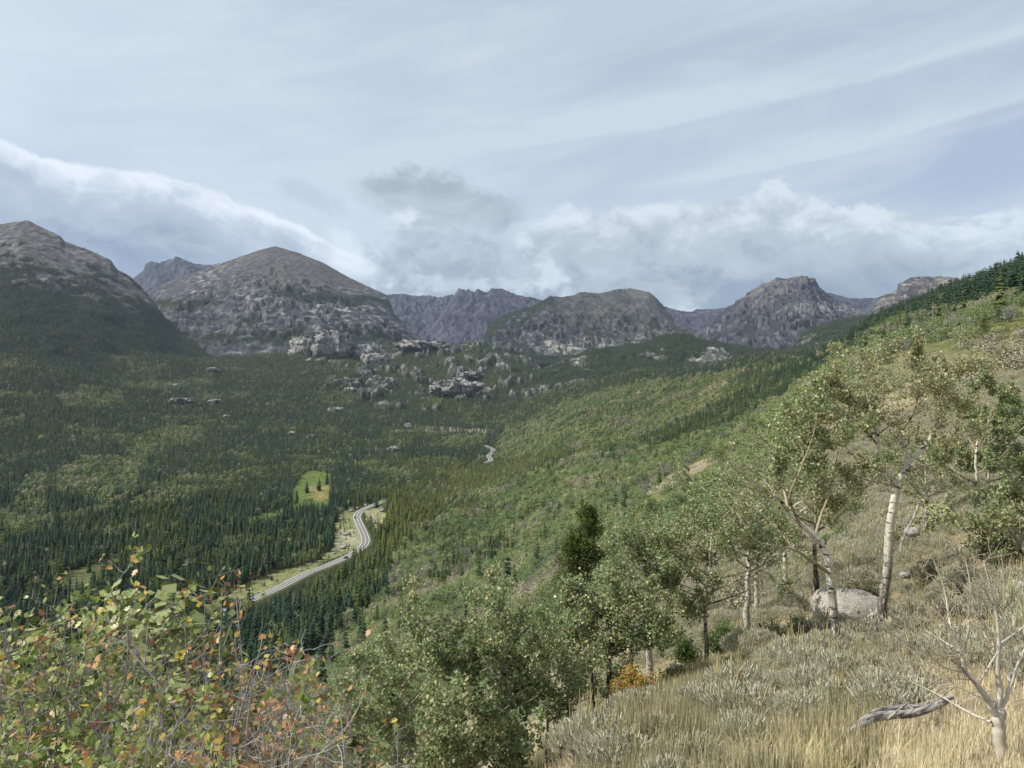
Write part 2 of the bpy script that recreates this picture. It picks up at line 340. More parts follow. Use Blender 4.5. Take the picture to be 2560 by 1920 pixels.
def gz_full(x, y):
    x = np.asarray(x, float); y = np.asarray(y, float); D = np.maximum(y, .7); px = 512 + x / D * F
    z = base_z(px, D)
    for L in (420., 190., 80., 34., 14., 6., 2.4, 1.0, .4):
        w = sst(D, L * 1.6, L * 5) * (1 - sst(D, L * 350, L * 900)); amp = .032 * L * (1.25 if L < 10 else 1)
        if L > 100: amp *= 1.9 * sst(D, 1500, 3000)
        z = z + amp * w * pn(x / L, y / L, int(L) % 13)
    m = (D > 2400) & (D < 4700)
    if np.any(m): k = knobs(x[m], D[m]); zz = z[m]; z = z.copy(); z[m] = zz + k * (20 + 18 * pn(x[m] / 85, D[m] / 85, 5) + 6 * ridged(x[m] / 40, D[m] / 50, 3, 6))
    m = (D > 380) & (D < 1800)
    if np.any(m):
        d = np.full(x.shape, 1e9); rz = np.zeros(x.shape)
        dd, zz = road_dist(x[m], y[m]); d[m] = dd; rz[m] = zz
        w = 1 - sst(d, 7, 38); z = lerp(z, rz - .35, w)
    return z
# cached regular (px, log D) table with the noise in, for planting
_CP = np.linspace(-140, 1164, 1631); _CL = np.linspace(math.log(1.2), math.log(5200), 1800)
_CPX, _CLD = np.meshgrid(_CP, _CL, indexing='ij'); _CD = np.exp(_CLD)
_CZ = gz_full((_CPX - 512) / F * _CD, _CD)
def gz(x, y):
    x = np.asarray(x, float); y = np.asarray(y, float); px = 512 + x / y * F
    a = np.clip((px + 140) / 1304 * 1630, 0, 1629.99); b = np.clip((np.log(y) - _CL[0]) / (_CL[-1] - _CL[0]) * 1799, 0, 1798.99)
    i = a.astype(int); j = b.astype(int); fa = a - i; fb = b - j
    return (_CZ[i, j] * (1 - fa) + _CZ[i + 1, j] * fa) * (1 - fb) + (_CZ[i, j + 1] * (1 - fa) + _CZ[i + 1, j + 1] * fa) * fb
def G1(x, y): return float(gz_full(np.array([x]), np.array([y]))[0])
# line of sight: running minimum of py (highest point so far) along depth
_CPY = 384 - _CZ / _CD * F
_HOR = np.minimum.accumulate(_CPY, axis=1)
def visible(x, y, slack=14.):
    """is a tree of slack metres at x, y seen over the ground before it"""
    px = 512 + x / y * F; a = np.clip(((px + 140) / 1304 * 1630).astype(int), 0, 1630); b = np.clip(((np.log(y) - _CL[0]) / (_CL[-1] - _CL[0]) * 1799).astype(int) - 4, 0, 1799)
    top = 384 - (gz(x, y) + slack) / y * F
    return top < _HOR[a, b]
def ray_ground(px, py):
    """first ground hit of the view ray through a pixel"""
    a = int(np.clip((px + 140) / 1304 * 1630, 0, 1630)); j = np.argmax(_CPY[a] < py) if np.any(_CPY[a] < py) else 1799
    D = math.exp(_CL[j]); return (px - 512) / F * D, D, float(_CZ[a, j])

def inpoly(px, py, poly):
    r = np.zeros(np.shape(px), bool); n = len(poly)
    for i in range(n):
        x0, y0 = poly[i]; x1, y1 = poly[(i + 1) % n]
        if y0 == y1: continue
        c = ((y0 > py) != (y1 > py)) & (px < (x1 - x0) * (py - y0) / (y1 - y0) + x0); r ^= c
    return r
MEADOW = [(294, 503), (291, 496), (294, 486), (301, 478), (302, 474), (311, 471), (322, 472), (331, 475), (329, 490), (329, 500), (318, 501), (310, 498), (302, 502)]
TAIL = [(262, 514), (284, 508), (296, 502), (330, 500), (326, 512), (311, 508), (296, 512), (276, 521), (262, 526), (244, 530), (250, 517)]
MEADOW2 = [(60, 577), (75, 570), (118, 556), (122, 560), (90, 590), (60, 596)]
CLEAR = [(340, 514), (352, 508), (357, 515), (370, 538), (352, 553), (330, 560), (309, 571), (262, 592), (240, 600), (225, 596), (246, 583), (283, 571), (318, 561), (335, 548), (334, 530)]
CLEAR2 = [(366, 512), (382, 506), (388, 516), (384, 528), (376, 534), (368, 524)]
DIRT = [(150, 632), (180, 618), (225, 606), (240, 612), (200, 632), (160, 650)]
BARE = [(644, 494), (655, 484), (700, 460), (762, 430), (764, 434), (735, 450), (704, 469), (662, 490), (648, 496)]
BARE2 = [(694, 398), (706, 384), (726, 377), (732, 386), (716, 396)]
BARE3 = [(624, 400), (640, 390), (648, 388), (646, 394), (630, 402)]
BARE4 = [(757, 432), (800, 392), (830, 370), (832, 376), (800, 404), (765, 436)]
STRIP = [(408, 428), (440, 427), (470, 428), (495, 430), (494, 434), (466, 431), (430, 432), (408, 432)]
ROCKS = [(302, 354, 38, 27, 'c'), (330, 359, 46, 33, 'c'), (362, 358, 28, 20, 'c'), (418, 348, 52, 10, 'd'), (373, 364, 27, 16, 'd'), 
 (456, 393, 50, 19, 'd'), (470, 379, 26, 8, 's'), (174, 387, 13, 4, 's'), (212, 371, 12, 4, 's'), (309, 362, 6, 4, 's'),
 (180, 403, 22, 5, 's'), (214, 403, 14, 4, 's'), (225, 418, 9, 4, 's'), (44, 477, 5, 4, 's'), (350, 392, 14, 5, 's'), (335, 411, 15, 4, 's'), (292, 435, 8, 4, 's'), (311, 438, 10, 4, 's'), (393, 451, 14, 5, 's'), (408, 429, 7, 7, 's'),
 (366, 506, 3.4, 2.6, 'r'), (351, 512, 4, 3, 'r'), (357, 509, 3, 2.4, 'r'), (374, 524, 5, 3.6, 'r'), (370, 519, 3.6, 3, 'r'), (377, 531, 4, 2.4, 'r'), (343, 549, 6, 3, 'r'), (300, 571, 4, 2, 'r'), (333.5, 554.5, 4.4, 2.2, 'r'), (346, 536, 8, 3, 'r'), (341, 521, 6, 3, 'r'), (382, 512, 5, 4, 'r'), (240, 592, 5, 2, 'r')]
RPOLY = [[(a - w * .5, b + .5), (a + w * .5, b + .5), (a + w * .34, b - h), (a - w * .34, b - h)] for a, b, w, h, k in ROCKS]
# ------------------------------------------------------------------ ground mesh
def build_ground():
    pxs = np.unique(np.concatenate([np.linspace(-500, -60, 60), np.linspace(-60, 1084, 860), np.linspace(1084, 1560, 60)]))
    Ds = np.concatenate([np.geomspace(.8, 45, 190), np.geomspace(45, 420, 210)[1:], np.geomspace(420, 2400, 200)[1:], np.geomspace(2400, 5200, 260)[1:]])
    PX, D = np.meshgrid(pxs, Ds); x = (PX - 512) / F * D; z = gz_full(x, D)
    py = 384 - z / D * F
    n = fbm(x / 60, D / 60, 5, 3); n2 = fbm(x / 7, D / 7, 4, 5); n3 = fbm(x / 1.1, D / 1.1, 4, 8)
    def C(*c): return np.array(c)[None, None, :]
    col = np.broadcast_to(C(.040, .048, .020), D.shape + (3,)).copy()                # forest floor
    hill = sst(PX + (py - 500) * .4 + n * 120, 400, 560)                                # the shrubby slope
    col = lerp(col, C(.10, .115, .035) * (1 + .5 * n2[..., None]), (hill * (1 - sst(D, 900, 1600)))[..., None])
    near = 1 - sst(D, 60, 170)
    straw = lerp(C(.31, .27, .17), C(.17, .15, .10), sst(n2 + n3 * .6, -.25, .3)[..., None])
    col = lerp(col, straw, (near * .85)[..., None])
    ne = 1 - sst(D, 9, 22); col = lerp(col, lerp(C(.44, .37, .23), C(.20, .165, .12), sst(n2 + n3, -.1, .45)[..., None]), (ne * sst(PX, 500, 700) * .9)[..., None])
    def paint(poly, c, j=3., w=1.):
        m = inpoly(PX + n2 * j + n3 * j * .5, py + n * j, poly); col[m] = lerp(col[m], (np.array(c)[None] * (1 + .7 * n2[m][:, None])), w)
    paint(MEADOW, (.11, .15, .04), 7, .9); paint([(308, 488), (332, 484), (332, 506), (316, 508)], (.22, .19, .08), 10, .8)
    paint(TAIL, (.10, .14, .04), 4); paint(MEADOW2, (.10, .105, .045)); paint(CLEAR, (.19, .20, .09), 4); paint(CLEAR2, (.26, .25, .14), 4)
    paint([(338, 528), (356, 526), (362, 545), (345, 552), (334, 545)], (.33, .31, .22), 8, .6)
    paint(DIRT, (.15, .12, .09)); paint([(200, 585), (250, 570), (262, 574), (225, 592), (196, 600)], (.13, .075, .045), 5)
    for q in (BARE, BARE4): paint(q, (.25, .21, .145), 2)
    for q in (BARE2, BARE3): paint(q, (.22, .18, .10), 6, .8)
    paint(STRIP, (.30, .26, .19), 3)
    # dry strips on the upper slope
    w = sst(PX, 860, 940) * sst(D, 90, 150) * (1 - sst(D, 330, 420)) * sst(fbm(x / 16, D / 40, 4, 21), .0, .25); col = lerp(col, C(.27, .23, .15), (w * .8)[..., None])
    m = (D > 2400) & (D < 4700); k = np.zeros(D.shape); k[m] = knobs(x[m], D[m]); rk = lerp(C(.06, .064, .062), C(.24, .235, .22), sst(fbm(x / 14, z / 12, 4, 74) + .5 * fbm(x / 60, D / 60, 3, 75), -.15, .3)[..., None]); col = lerp(col, rk, (k * sst(fbm(x / 40, D / 60, 3, 76), -.3, -.05))[..., None])
    # road verge
    m = (D > 380) & (D < 1800); d = np.full(D.shape, 99.); d[m] = road_dist(x[m], D[m])[0]
    w = .55 * (1 - sst(d, 4.3, 6.5)); col = lerp(col, C(.28, .27, .18), w[..., None])
    global KN; V = np.stack([x, D, z], -1).reshape(-1, 3)
    o = mesh_np('ground', V, grid_faces(*D.shape), M_GROUND, {'col': np.clip(col, .005, 1).reshape(-1, 3)})
    tag(o, 'shrubby mountainside falling to a forested valley floor', 'ground', kind='structure')
build_ground()
# ------------------------------------------------------------------ road
def m_asph(x, b):
    n = x.noise(obj_co(x), 1.2, 5, .6); x.put(b.inputs['Base Color'], x.mix(n, (.15, .15, .155), (.21, .21, .21)))
M_ASPH = mat('asphalt', m_asph, .85)
M_PAINT = mat('road_paint', lambda x, b: x.put(b.inputs['Base Color'], (.8, .8, .76)), .7)
M_YEL = mat('yellow_road_paint', lambda x, b: x.put(b.inputs['Base Color'], (.72, .60, .25)), .7)
def ribbon(name, off, w, dz, m, parent=None, P=None, dash=None):
    P = ROAD if P is None else P
    T = np.gradient(P[:, :2], axis=0); T /= np.linalg.norm(T, axis=1)[:, None]; N = np.stack([T[:, 1], -T[:, 0]], 1)
    a = P.copy(); b = P.copy(); a[:, :2] += N * (off - w / 2); b[:, :2] += N * (off + w / 2); a[:, 2] += dz; b[:, 2] += dz
    n = len(P); V = np.empty((2 * n, 3)); V[0::2] = a; V[1::2] = b
    i = np.arange(n - 1) * 2; return mesh_np(name, V, np.stack([i, i + 1, i + 3, i + 2], 1), m, parent=parent)
road = ribbon('road', 0, 8.0, .02, M_ASPH, P=ROADA); tag(road, 'two lane asphalt road winding along the valley floor', 'road', kind='structure')
r2 = ribbon('road', 0, 8.0, .02, M_ASPH, P=ROADB); tag(r2, 'short far stretch of the road between the trees', 'road', kind='structure'); ribbon('edge_line', -3.5, .4, .05, M_PAINT, r2, ROADB); ribbon('edge_line', 3.5, .4, .05, M_PAINT, r2, ROADB)
for off, w, mm in ((-3.7, .35, M_PAINT), (3.7, .35, M_PAINT), (0, .42, M_YEL)): ribbon('edge_line' if off else 'centre_line', off * .94, w, .05, mm, road, ROADA)
# ------------------------------------------------------------------ mountains
MT = []; MTCOL = []; FLANK = [6.6, 0, 13, 0, 0, 0, 11, 0, 12, 12, 8, 8]
def L1(pts, px, k=1): a = np.array(pts, float); return np.interp(px, a[:, 0], a[:, k])
def mountain(label, crest, Dc, base, prof=1.0, amp=(60, 26), gully=(150, .5), jag=3., paint=None, step=1.0, rows=130, seed=0, name='mountain', strata=0., calm=0.):
    """crest: (px,py); Dc: (px,D); base: (px,py,D). A slope from base to crest and its back side."""
    px = np.arange(crest[0][0], crest[-1][0] + .01, step); nb = 16
    t = np.concatenate([np.linspace(0, 1, rows), 1 + np.linspace(0, 1, nb + 1)[1:] ** 1.4 * .35])
    PX, T = np.meshgrid(px, t); Tm = np.minimum(T, 1)
    Dcr = L1(Dc, PX); Db = L1(base, PX, 2); zc = (384 - L1(crest, PX)) / F * Dcr; ks = np.exp(-.5 * (np.arange(-30, 31) * step / 9.) ** 2); ks /= ks.sum(); zs = np.convolve(np.pad(zc[0], 30, 'edge'), ks, 'valid')[None]; zc = lerp(zs, zc, sst(T, .72, .99)); zb = (384 - L1(base, PX)) / F * Db
    f = Tm ** prof
    D = Db + (Dcr - Db) * T; x = (PX - 512) / F * D
    z = zb + (zc - zb) * f - np.maximum(T - 1, 0) * (Dcr - Db) * 1.0
    env = np.sin(np.clip(Tm, 0, 1) * math.pi * .96 + .02) ** .6 * (1 - calm * sst(Tm, .45, .8))
    L = amp[0] * 5
    wx = x + 80 * fbm(x / 400, D / 400, 3, seed + 40)
    r = .6 * ridged(wx / gully[0] + .5 * fbm(x / 500, D / 500, 2, seed + 8), D / (gully[0] * 3.2) + 3, 5, seed + 1) + .4 * ridged((x + .5 * D) / gully[0] / .8, (D - .4 * x) / (gully[0] * 2.), 5, seed + 6); r2 = fbm(x / L, D / L, 6, seed + 2, .55)
    dz = amp[0] * r2 * env + amp[1] * 2.2 * (r - .55) * env
    r3 = ridged(x / 75 + 1.5 * r2, D / 75 + .004 * z, 4, seed + 7); dz += amp[1] * .62 * (r3 - .5) * env
    z = z + dz
    bench = np.zeros_like(z)
    if strata:                                           # cliffs and ledges: steep risers between sloping benches
        q = (z + .16 * x) / strata + 1.5 * fbm(x / 330, D / 330, 4, seed + 9) + .35 * fbm(x / 60, D / 60, 3, seed + 10); fr = q % 1
        k_ = env * (.35 + .65 * sst(fbm(x / 260, D / 400, 3, seed + 12), -.2, .2)); z = z + k_ * strata * .8 * (sst(fr, .50, .80) - fr); bench = (1 - sst(np.abs(fr - .3), .10, .28)) * k_
    z = z + jag * (fbm(x / 34, D / 60, 4, seed + 5, .7)) * 2.0
    py = 384 - z / D * F
    # slope and curvature for painting
    zx = np.gradient(z, axis=1) / np.maximum(np.abs(np.gradient(x, axis=1)), 1); zy = np.gradient(z, axis=0) / np.maximum(np.abs(np.gradient(D, axis=0)), 1)
    st = np.hypot(zx, zy)
    r = np.clip(r * .6 + r3 * .4, 0, 1); global BENCH; BENCH = bench; col = paint(PX, py, x, D, z, st, Tm, r)
    V = np.stack([x, D, z], -1)
    o = mesh_np(name, V.reshape(-1, 3), grid_faces(*PX.shape), M_ROCK, {'col': np.clip(col, .004, 1).reshape(-1, 3)})
    tag(o, label, 'mountain' if name == 'mountain' else 'hill', kind='structure')
    MTCOL.append(col[:rows]); MT.append((px, rows, V[:rows], PX[:rows], py[:rows], Tm[:rows], r[:rows])); return o
def c3(*c): return np.array(c)
def mixc(a, b, w): return a + (b - a) * w[..., None]
GREEN = c3(.030, .042, .022)
def P_A(PX, py, x, D, z, st, T, r):
    n = fbm(x / 160, D / 160, 5, 31); n2 = fbm(x / 40, D / 70, 4, 32)
    c = mixc(c3(.068, .066, .063), c3(.155, .147, .138), sst(n2 + (r - .5) * .8, -.25, .4))
    g = sst(py + n * 70 + n2 * 34 - (PX * .25), 244, 266)
    g = g * (1 - sst(n2 * .8 + fbm(x / 90, D / 300, 4, 35), .10, .24) * (1 - sst(py - PX * .22, 262, 296)))
    g *= 1 - sst(PX + n * 20 - (py - 280) * .95, 150, 162) * (1 - sst(py, 318, 335))
    gg = mixc(np.broadcast_to(GREEN, c.shape), c3(.055, .070, .034), sst(fbm(x / 55, D / 130, 4, 36), -.1, .3)); return mixc(c, gg, g)
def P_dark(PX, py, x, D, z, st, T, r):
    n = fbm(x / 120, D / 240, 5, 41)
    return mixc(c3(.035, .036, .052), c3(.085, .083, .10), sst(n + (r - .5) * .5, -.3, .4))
def P_C(PX, py, x, D, z, st, T, r):
    n = fbm(x / 170, D / 260, 5, 51); n2 = fbm(x / 45, z / 26, 5, 52, .62); n3 = fbm(x / 90, z / 22, 4, 53)
    scree = mixc(c3(.074, .070, .064), c3(.110, .103, .093), sst(n2, -.3, .3))
    rock = mixc(c3(.055, .058, .065), c3(.20, .198, .195), sst(n2 * .8 + .4 * n3 + (r - .55) * 1.1, -.2, .55))
    left = sst(275 - PX + n * 40, -8, 40) * sst(py - 246 - (275 - PX) * .02, 8, 30)
    low = sst(py + n * 26 - np.abs(PX - 300) * .02, 284, 300)
    c = mixc(scree, rock, np.clip(left * .75 + low, 0, 1))
    pale = sst(n2 + n3 * .8, .12, .38) * np.exp(-((py - 305 - (PX - 280) * .07) / 17.) ** 2) * sst(PX, 225, 260); pale2 = sst(n2, .0, .3) * np.exp(-((PX - 200 + (py - 285) * .9) / 16.) ** 2) * (py < 312)
    c = mixc(c, np.broadcast_to(c3(.33, .31, .28), c.shape), np.clip(pale * .8 + pale2 * .7, 0, .9))
    g = sst(BENCH * .9 + n * .9 - n2 * .4, .42, .62) * sst(py, 286, 300)
    belt = np.exp(-((py - 298 - n * 10 - (PX - 330) * .08) / 4.5) ** 2) * sst(PX, 265, 285) * (1 - sst(PX, 385, 400))
    belt += np.exp(-((py - 303 - n * 8) / 4.) ** 2) * (1 - sst(PX, 205, 225))
    belt += np.exp(-((py - 339 + n * 12) / 5.) ** 2)*.8
    return mixc(c, np.broadcast_to(GREEN, c.shape), np.clip(g * .8 + belt * 1.2, 0, 1))
def P_E(PX, py, x, D, z, st, T, r):
    n = fbm(x / 150, D / 260, 5, 61); n2 = fbm(x / 40, z / 40, 5, 62, .62); n3 = fbm(x / 90, z / 18, 4, 63)
    up = mixc(c3(.058, .060, .056), c3(.10, .098, .088), sst(n2 + n, -.3, .3))
    cliff = mixc(c3(.035, .040, .048), c3(.145, .148, .155), sst(n2 + (r - .5) * 1.2, -.1, .6))
    k = sst(np.maximum(py - 318, 0) + (575 - PX) * .22 + n * 20, -4, 12)
    c = mixc(up, cliff, k)
    pale = sst(n3 + n2 * .6, -.05, .25) * np.exp(-((py - 343 - (PX - 600) * -.02 + n * 8) / 6.) ** 2) * sst(PX, 520, 545)
    c = mixc(c, np.broadcast_to(c3(.28, .265, .24), c.shape), np.clip(pale, 0, .9))
    sl = np.exp(-(((PX - 562) / 16.) ** 2 + ((py - 350) / 5.) ** 2)); c = mixc(c, np.broadcast_to(c3(.34, .32, .28), c.shape), np.clip(sl * 1.3, 0, 1) * sst(n2, -.25, .1) * .85)
    crest = L1([(480, 345), (503, 315), (532, 306), (550, 300), (575, 305)], PX)
    g = (1 - sst(py - crest + n * 6, 3, 7)) * (1 - sst(PX, 545, 560)) + sst(BENCH * .9 + n - n2 * .4, .40, .6) * sst(py + (PX - 560) * .12, 312, 330) * .9 + sst(py + n * 14, 350, 357)
    return mixc(c, np.broadcast_to(GREEN, c.shape), np.clip(g, 0, 1))
def P_F(PX, py, x, D, z, st, T, r):
    n = fbm(x / 170, D / 260, 5, 71); n2 = fbm(x / 30, z / 60, 5, 72, .62); n3 = fbm(x / 120, z / 22, 4, 73)
    c = mixc(c3(.040, .043, .055), c3(.13, .132, .145), sst(n2 * .8 + (r - .5) * 1.3, -.15, .6))
    red = sst(n - .02 + (300 - py) * .012, -.1, .2) * (1 - sst(PX + (py - 280) * 1.4, 800, 822)) * (1 - sst(py + (790 - PX) * .0, 300, 312))
    c = mixc(c, mixc(c3(.100, .088, .086), c3(.165, .145, .138), sst(n2, -.2, .3)), np.clip(red, 0, .85))
    pale = np.exp(-((py - 309 - n3 * 12 + (PX - 790) * .03) / 2.2) ** 2) * sst(PX, 770, 790); c = mixc(c, np.broadcast_to(c3(.36, .35, .34), c.shape), pale * .6)
    scree = sst(PX - (py - 290) * 1.1, 822, 838) * sst(py, 288, 300); c = mixc(c, np.broadcast_to(c3(.17, .165, .165), c.shape), scree * .7)
    g = sst(BENCH + n * .8, .5, .7) * sst(py, 318, 336) + sst(py + n * 10, 348, 354); return mixc(c, np.broadcast_to(GREEN, c.shape), np.clip(g, 0, 1))
def P_H(PX, py, x, D, z, st, T, r):
    n = fbm(x / 120, D / 200, 5, 81); n2 = fbm(x / 30, z / 40, 5, 82, .6)
    c = mixc(c3(.06, .058, .06), c3(.25, .215, .185), sst(n2 + (r - .5), -.1, .5)); w = sst(PX, 930, 950) * .7
    c = mixc(c, np.broadcast_to(c3(.27, .245, .215), c.shape), w)
    g = sst(n + .3, .1, .35) * (1 - sst(py - 276, 2, 5)) * .6 + sst(py + n * 10 - (930 - PX) * .4, 292, 300)
    return mixc(c, np.broadcast_to(c3(.06, .07, .035), c.shape), np.clip(g, 0, 1))
def P_wood(PX, py, x, D, z, st, T, r):
    n = fbm(x / 60, D / 110, 5, 91); n2 = fbm(x / 22, z / 14, 5, 92, .6)
    c = mixc(c3(.08, .082, .082), c3(.27, .262, .24), sst(n2 + (r - .5), -.2, .45))
    ctr = np.exp(-(((PX - 715) / 26.) ** 2 + ((py - 357) / 9.) ** 2)) + .9 * np.exp(-(((PX - 653) / 12.) ** 2 + ((py - 355) / 9.) ** 2)) + .8 * np.exp(-(((PX - 812) / 16.) ** 2 + ((py - 341) / 9.) ** 2)) + .7 * np.exp(-(((PX - 575) / 26.) ** 2 + ((py - 362) / 9.) ** 2)) + .5 * np.exp(-(((PX - 860) / 16.) ** 2 + ((py - 336) / 3.) ** 2))
    rk = sst(n * .9 + n2 * .35 + ctr * .75, .42, .52)
    return mixc(np.broadcast_to(GREEN, c.shape), c, rk)
mountain('near grey mountain at the left with a bare summit and wooded flank', [(-160, 285), (-120, 262), (-60, 240), (0, 224), (24, 220.5), (29, 221), (45.6, 229), (60, 235.7), (65, 241.4), (86, 248.7), (110.6, 260), (117, 269), (130, 276), (151, 298), (163, 315), (179, 333), (192, 340), (215, 352), (240, 364)],
         [(-160, 4900), (30, 4800), (130, 4500), (240, 4100)], [(-160, 372, 2250), (0, 372, 2250), (100, 388, 2450), (170, 392, 2800), (240, 392, 3200)], 1.12, (30, 14), (230, .5), 2, P_A, .9, 150, 1, calm=.4)
mountain('dark jagged peak behind the left saddle', [(112, 292), (133, 278), (143, 271.5), (145.6, 264), (151, 261), (159.5, 263), (161, 260.4), (172.5, 259), (175, 256.3), (179, 257), (193.6, 264), (216, 264), (240, 262), (262, 268)],
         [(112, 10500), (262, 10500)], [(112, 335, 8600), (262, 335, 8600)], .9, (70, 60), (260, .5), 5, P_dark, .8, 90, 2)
mountain('broad brown pyramid mountain with pale granite foot', [(128, 308), (153, 296), (159, 286), (176, 279.6), (192, 273), (216, 265), (237.5, 257.6), (260, 250), (275, 246), (298, 252.7), (324, 263), (346.5, 276), (366, 285.4), (387, 295), (394, 313), (405, 326), (412, 333), (430, 345)],
         [(128, 5400), (153, 5600), (275, 6800), (387, 6300), (430, 5300)], [(128, 372, 3700), (240, 366, 3900), (300, 364, 4000), (430, 364, 4300)], .92, (44, 24), (230, .5), 1.2, P_C, .8, 210, 3, strata=95, calm=.8)
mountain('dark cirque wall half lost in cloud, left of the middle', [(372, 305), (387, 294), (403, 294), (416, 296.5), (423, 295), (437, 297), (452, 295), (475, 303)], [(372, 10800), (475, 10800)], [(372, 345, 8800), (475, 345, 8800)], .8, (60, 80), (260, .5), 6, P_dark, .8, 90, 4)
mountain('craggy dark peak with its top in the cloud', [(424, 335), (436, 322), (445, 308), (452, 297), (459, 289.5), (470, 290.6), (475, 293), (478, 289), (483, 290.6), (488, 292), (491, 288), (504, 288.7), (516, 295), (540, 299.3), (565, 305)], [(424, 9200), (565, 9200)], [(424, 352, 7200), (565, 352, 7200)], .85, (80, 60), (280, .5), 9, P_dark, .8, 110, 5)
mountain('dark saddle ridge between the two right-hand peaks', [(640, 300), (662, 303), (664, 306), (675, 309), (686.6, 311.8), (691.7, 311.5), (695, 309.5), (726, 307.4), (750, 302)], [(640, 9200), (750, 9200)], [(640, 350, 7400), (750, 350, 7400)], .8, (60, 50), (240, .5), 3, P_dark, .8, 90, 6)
mountain('long grey mountain with rounded humps right of the middle', [(474, 352), (485, 336), (488, 324.5), (503, 315), (532, 306), (542, 301), (550, 295.7), (560, 297), (574, 295), (581, 292), (600, 293), (616.6, 289.5), (630, 288), (649, 291.6), (657, 298.4), (662, 305), (675, 322), (706, 338)],
         [(474, 5600), (503, 6000), (560, 6500), (630, 7200), (706, 6000)], [(474, 362, 4600), (560, 364, 4800), (706, 364, 4900)], .9, (50, 26), (220, .5), 2, P_E, .8, 200, 7, strata=90, calm=.6)
mountain('bank of dark ridge behind the flat-topped peak', [(818, 290), (843, 296), (860, 299), (880, 297), (905, 288)], [(818, 9600), (905, 9600)], [(818, 335, 8000), (905, 335, 8000)], .8, (60, 50), (240, .5), 4, P_dark, .8, 70, 8)
mountain('flat-topped blocky peak with sheer grey north face', [(684, 348), (705, 328), (726, 308), (731.5, 304), (735.6, 300), (745, 295), (758, 286), (761.6, 283.8), (769.8, 281.4), (776, 277.8), (789, 278.4), (800.7, 275), (808, 275), (808.6, 279.4), (815, 278.4), (817, 283), (823.5, 290.3), (835, 298.4), (843, 304), (867, 313), (895, 322)],
         [(684, 5800), (731, 6700), (800, 7000), (895, 7600)], [(684, 366, 4700), (895, 366, 4600)], .8, (50, 52), (210, .5), 2, P_F, .7, 200, 9, strata=110)
mountain('tan cliffed summit half hidden by the near wooded ridge', [(858, 325), (872, 310.6), (880.4, 298.4), (887, 295), (896.7, 290.3), (898, 283.8), (911, 277), (924, 275.7), (932.5, 277.3), (940.6, 275.7), (965, 279.7), (1000, 283), (1060, 290), (1160, 300)], [(858, 6100), (1160, 6100)], [(858, 350, 4800), (1160, 350, 4800)], .8, (40, 36), (120, .5), 3, P_H, .8, 110, 10)
mountain('wooded spur with a pale crag below the flat-topped peak', [(770, 360), (794, 345.6), (802, 334), (810, 327.7), (836.5, 319.6), (864, 315.5), (900, 312), (970, 312)], [(770, 4400), (970, 4600)], [(770, 376, 3300), (970, 366, 3300)], .9, (26, 16), (120, .5), 3, P_wood, .9, 90, 11, name='hill')
mountain('low wooded dome with granite slabs in front of the peaks', [(524, 378), (535, 372), (548, 366), (571, 357), (598, 349), (640, 343), (647.5, 342), (659, 336), (675, 333), (690, 334), (696.5, 337.5), (717.7, 342), (745, 345.6), (768, 349), (800, 352), (840, 358)], [(524, 3900), (840, 4000)], [(524, 396, 2950), (640, 382, 3000), (840, 382, 3000)], .9, (28, 16), (120, .5), 3, P_wood, .9, 90, 12, name='hill')
# ------------------------------------------------------------------ vegetation materials
def tinted(x, ramp, noise_scale=0., amt=.3, inst=True):
    """colour from a per-tree tint: instancer attribute for scattered trees, object property for single ones"""
    a = attr(x, 'tint', 'INSTANCER').outputs['Fac'] if inst else x.node('ShaderNodeObjectInfo').outputs['Random']
    r = x.node('ShaderNodeValToRGB'); el = r.color_ramp.elements
    while len(el) < len(ramp): el.new(.5)
    for e, (p, c) in zip(el, ramp): e.position = p; e.color = (*c, 1)
    x.put(r.inputs[0], a); c = r.outputs[0]
    if noise_scale:
        n = x.noise(obj_co(x), noise_scale, 3, .6); v = x.ss(n, .3, .7, 1 - amt, 1 + amt)
        g = x.node('ShaderNodeVectorMath', operation='SCALE'); x.put(g.inputs[0], c); x.put(g.inputs['Scale'], v); c = g.outputs[0]
    return c
RC = [(0, (.022, .050, .032)), (.35, (.042, .074, .030)), (.7, (.085, .108, .026)), (1, (.145, .145, .035))]
RA = [(0, (.118, .178, .055)), (.3, (.165, .222, .065)), (.6, (.215, .255, .09)), (.85, (.27, .285, .12)), (1, (.30, .27, .18))]
M_CON = mat('conifer_needles', lambda x, b: x.put(b.inputs['Base Color'], tinted(x, RC, .9, .35)), .8, .15)
M_CON1 = mat('conifer_needles_near', lambda x, b: x.put(b.inputs['Base Color'], tinted(x, RC, .9, .35, False)), .8, .15)
def m_asp(inst):
    def f(x, b):
        c = tinted(x, RA, .8, .3, inst); x.put(b.inputs['Base Color'], c)
    return f
M_ASP = mat('aspen_foliage', m_asp(True), .6, .3); M_ASP1 = mat('aspen_foliage_near', m_asp(False), .6, .3)
M_BARK = mat('grey_bark', lambda x, b: x.put(b.inputs['Base Color'], x.mix(x.noise(obj_co(x), 5, 4), (.10, .085, .07), (.22, .19, .16))), .95, .05)
M_PALE = mat('pale_aspen_bark', lambda x, b: x.put(b.inputs['Base Color'], x.mix(x.ss(x.noise(obj_co(x), 2.2, 4), .45, .62), (.52, .50, .42), (.20, .18, .15))), .9, .1)
M_DEAD = mat('bleached_wood', lambda x, b: x.put(b.inputs['Base Color'], x.mix(x.noise(obj_co(x), 3, 4), (.22, .20, .18), (.38, .355, .32))), .95, .05)

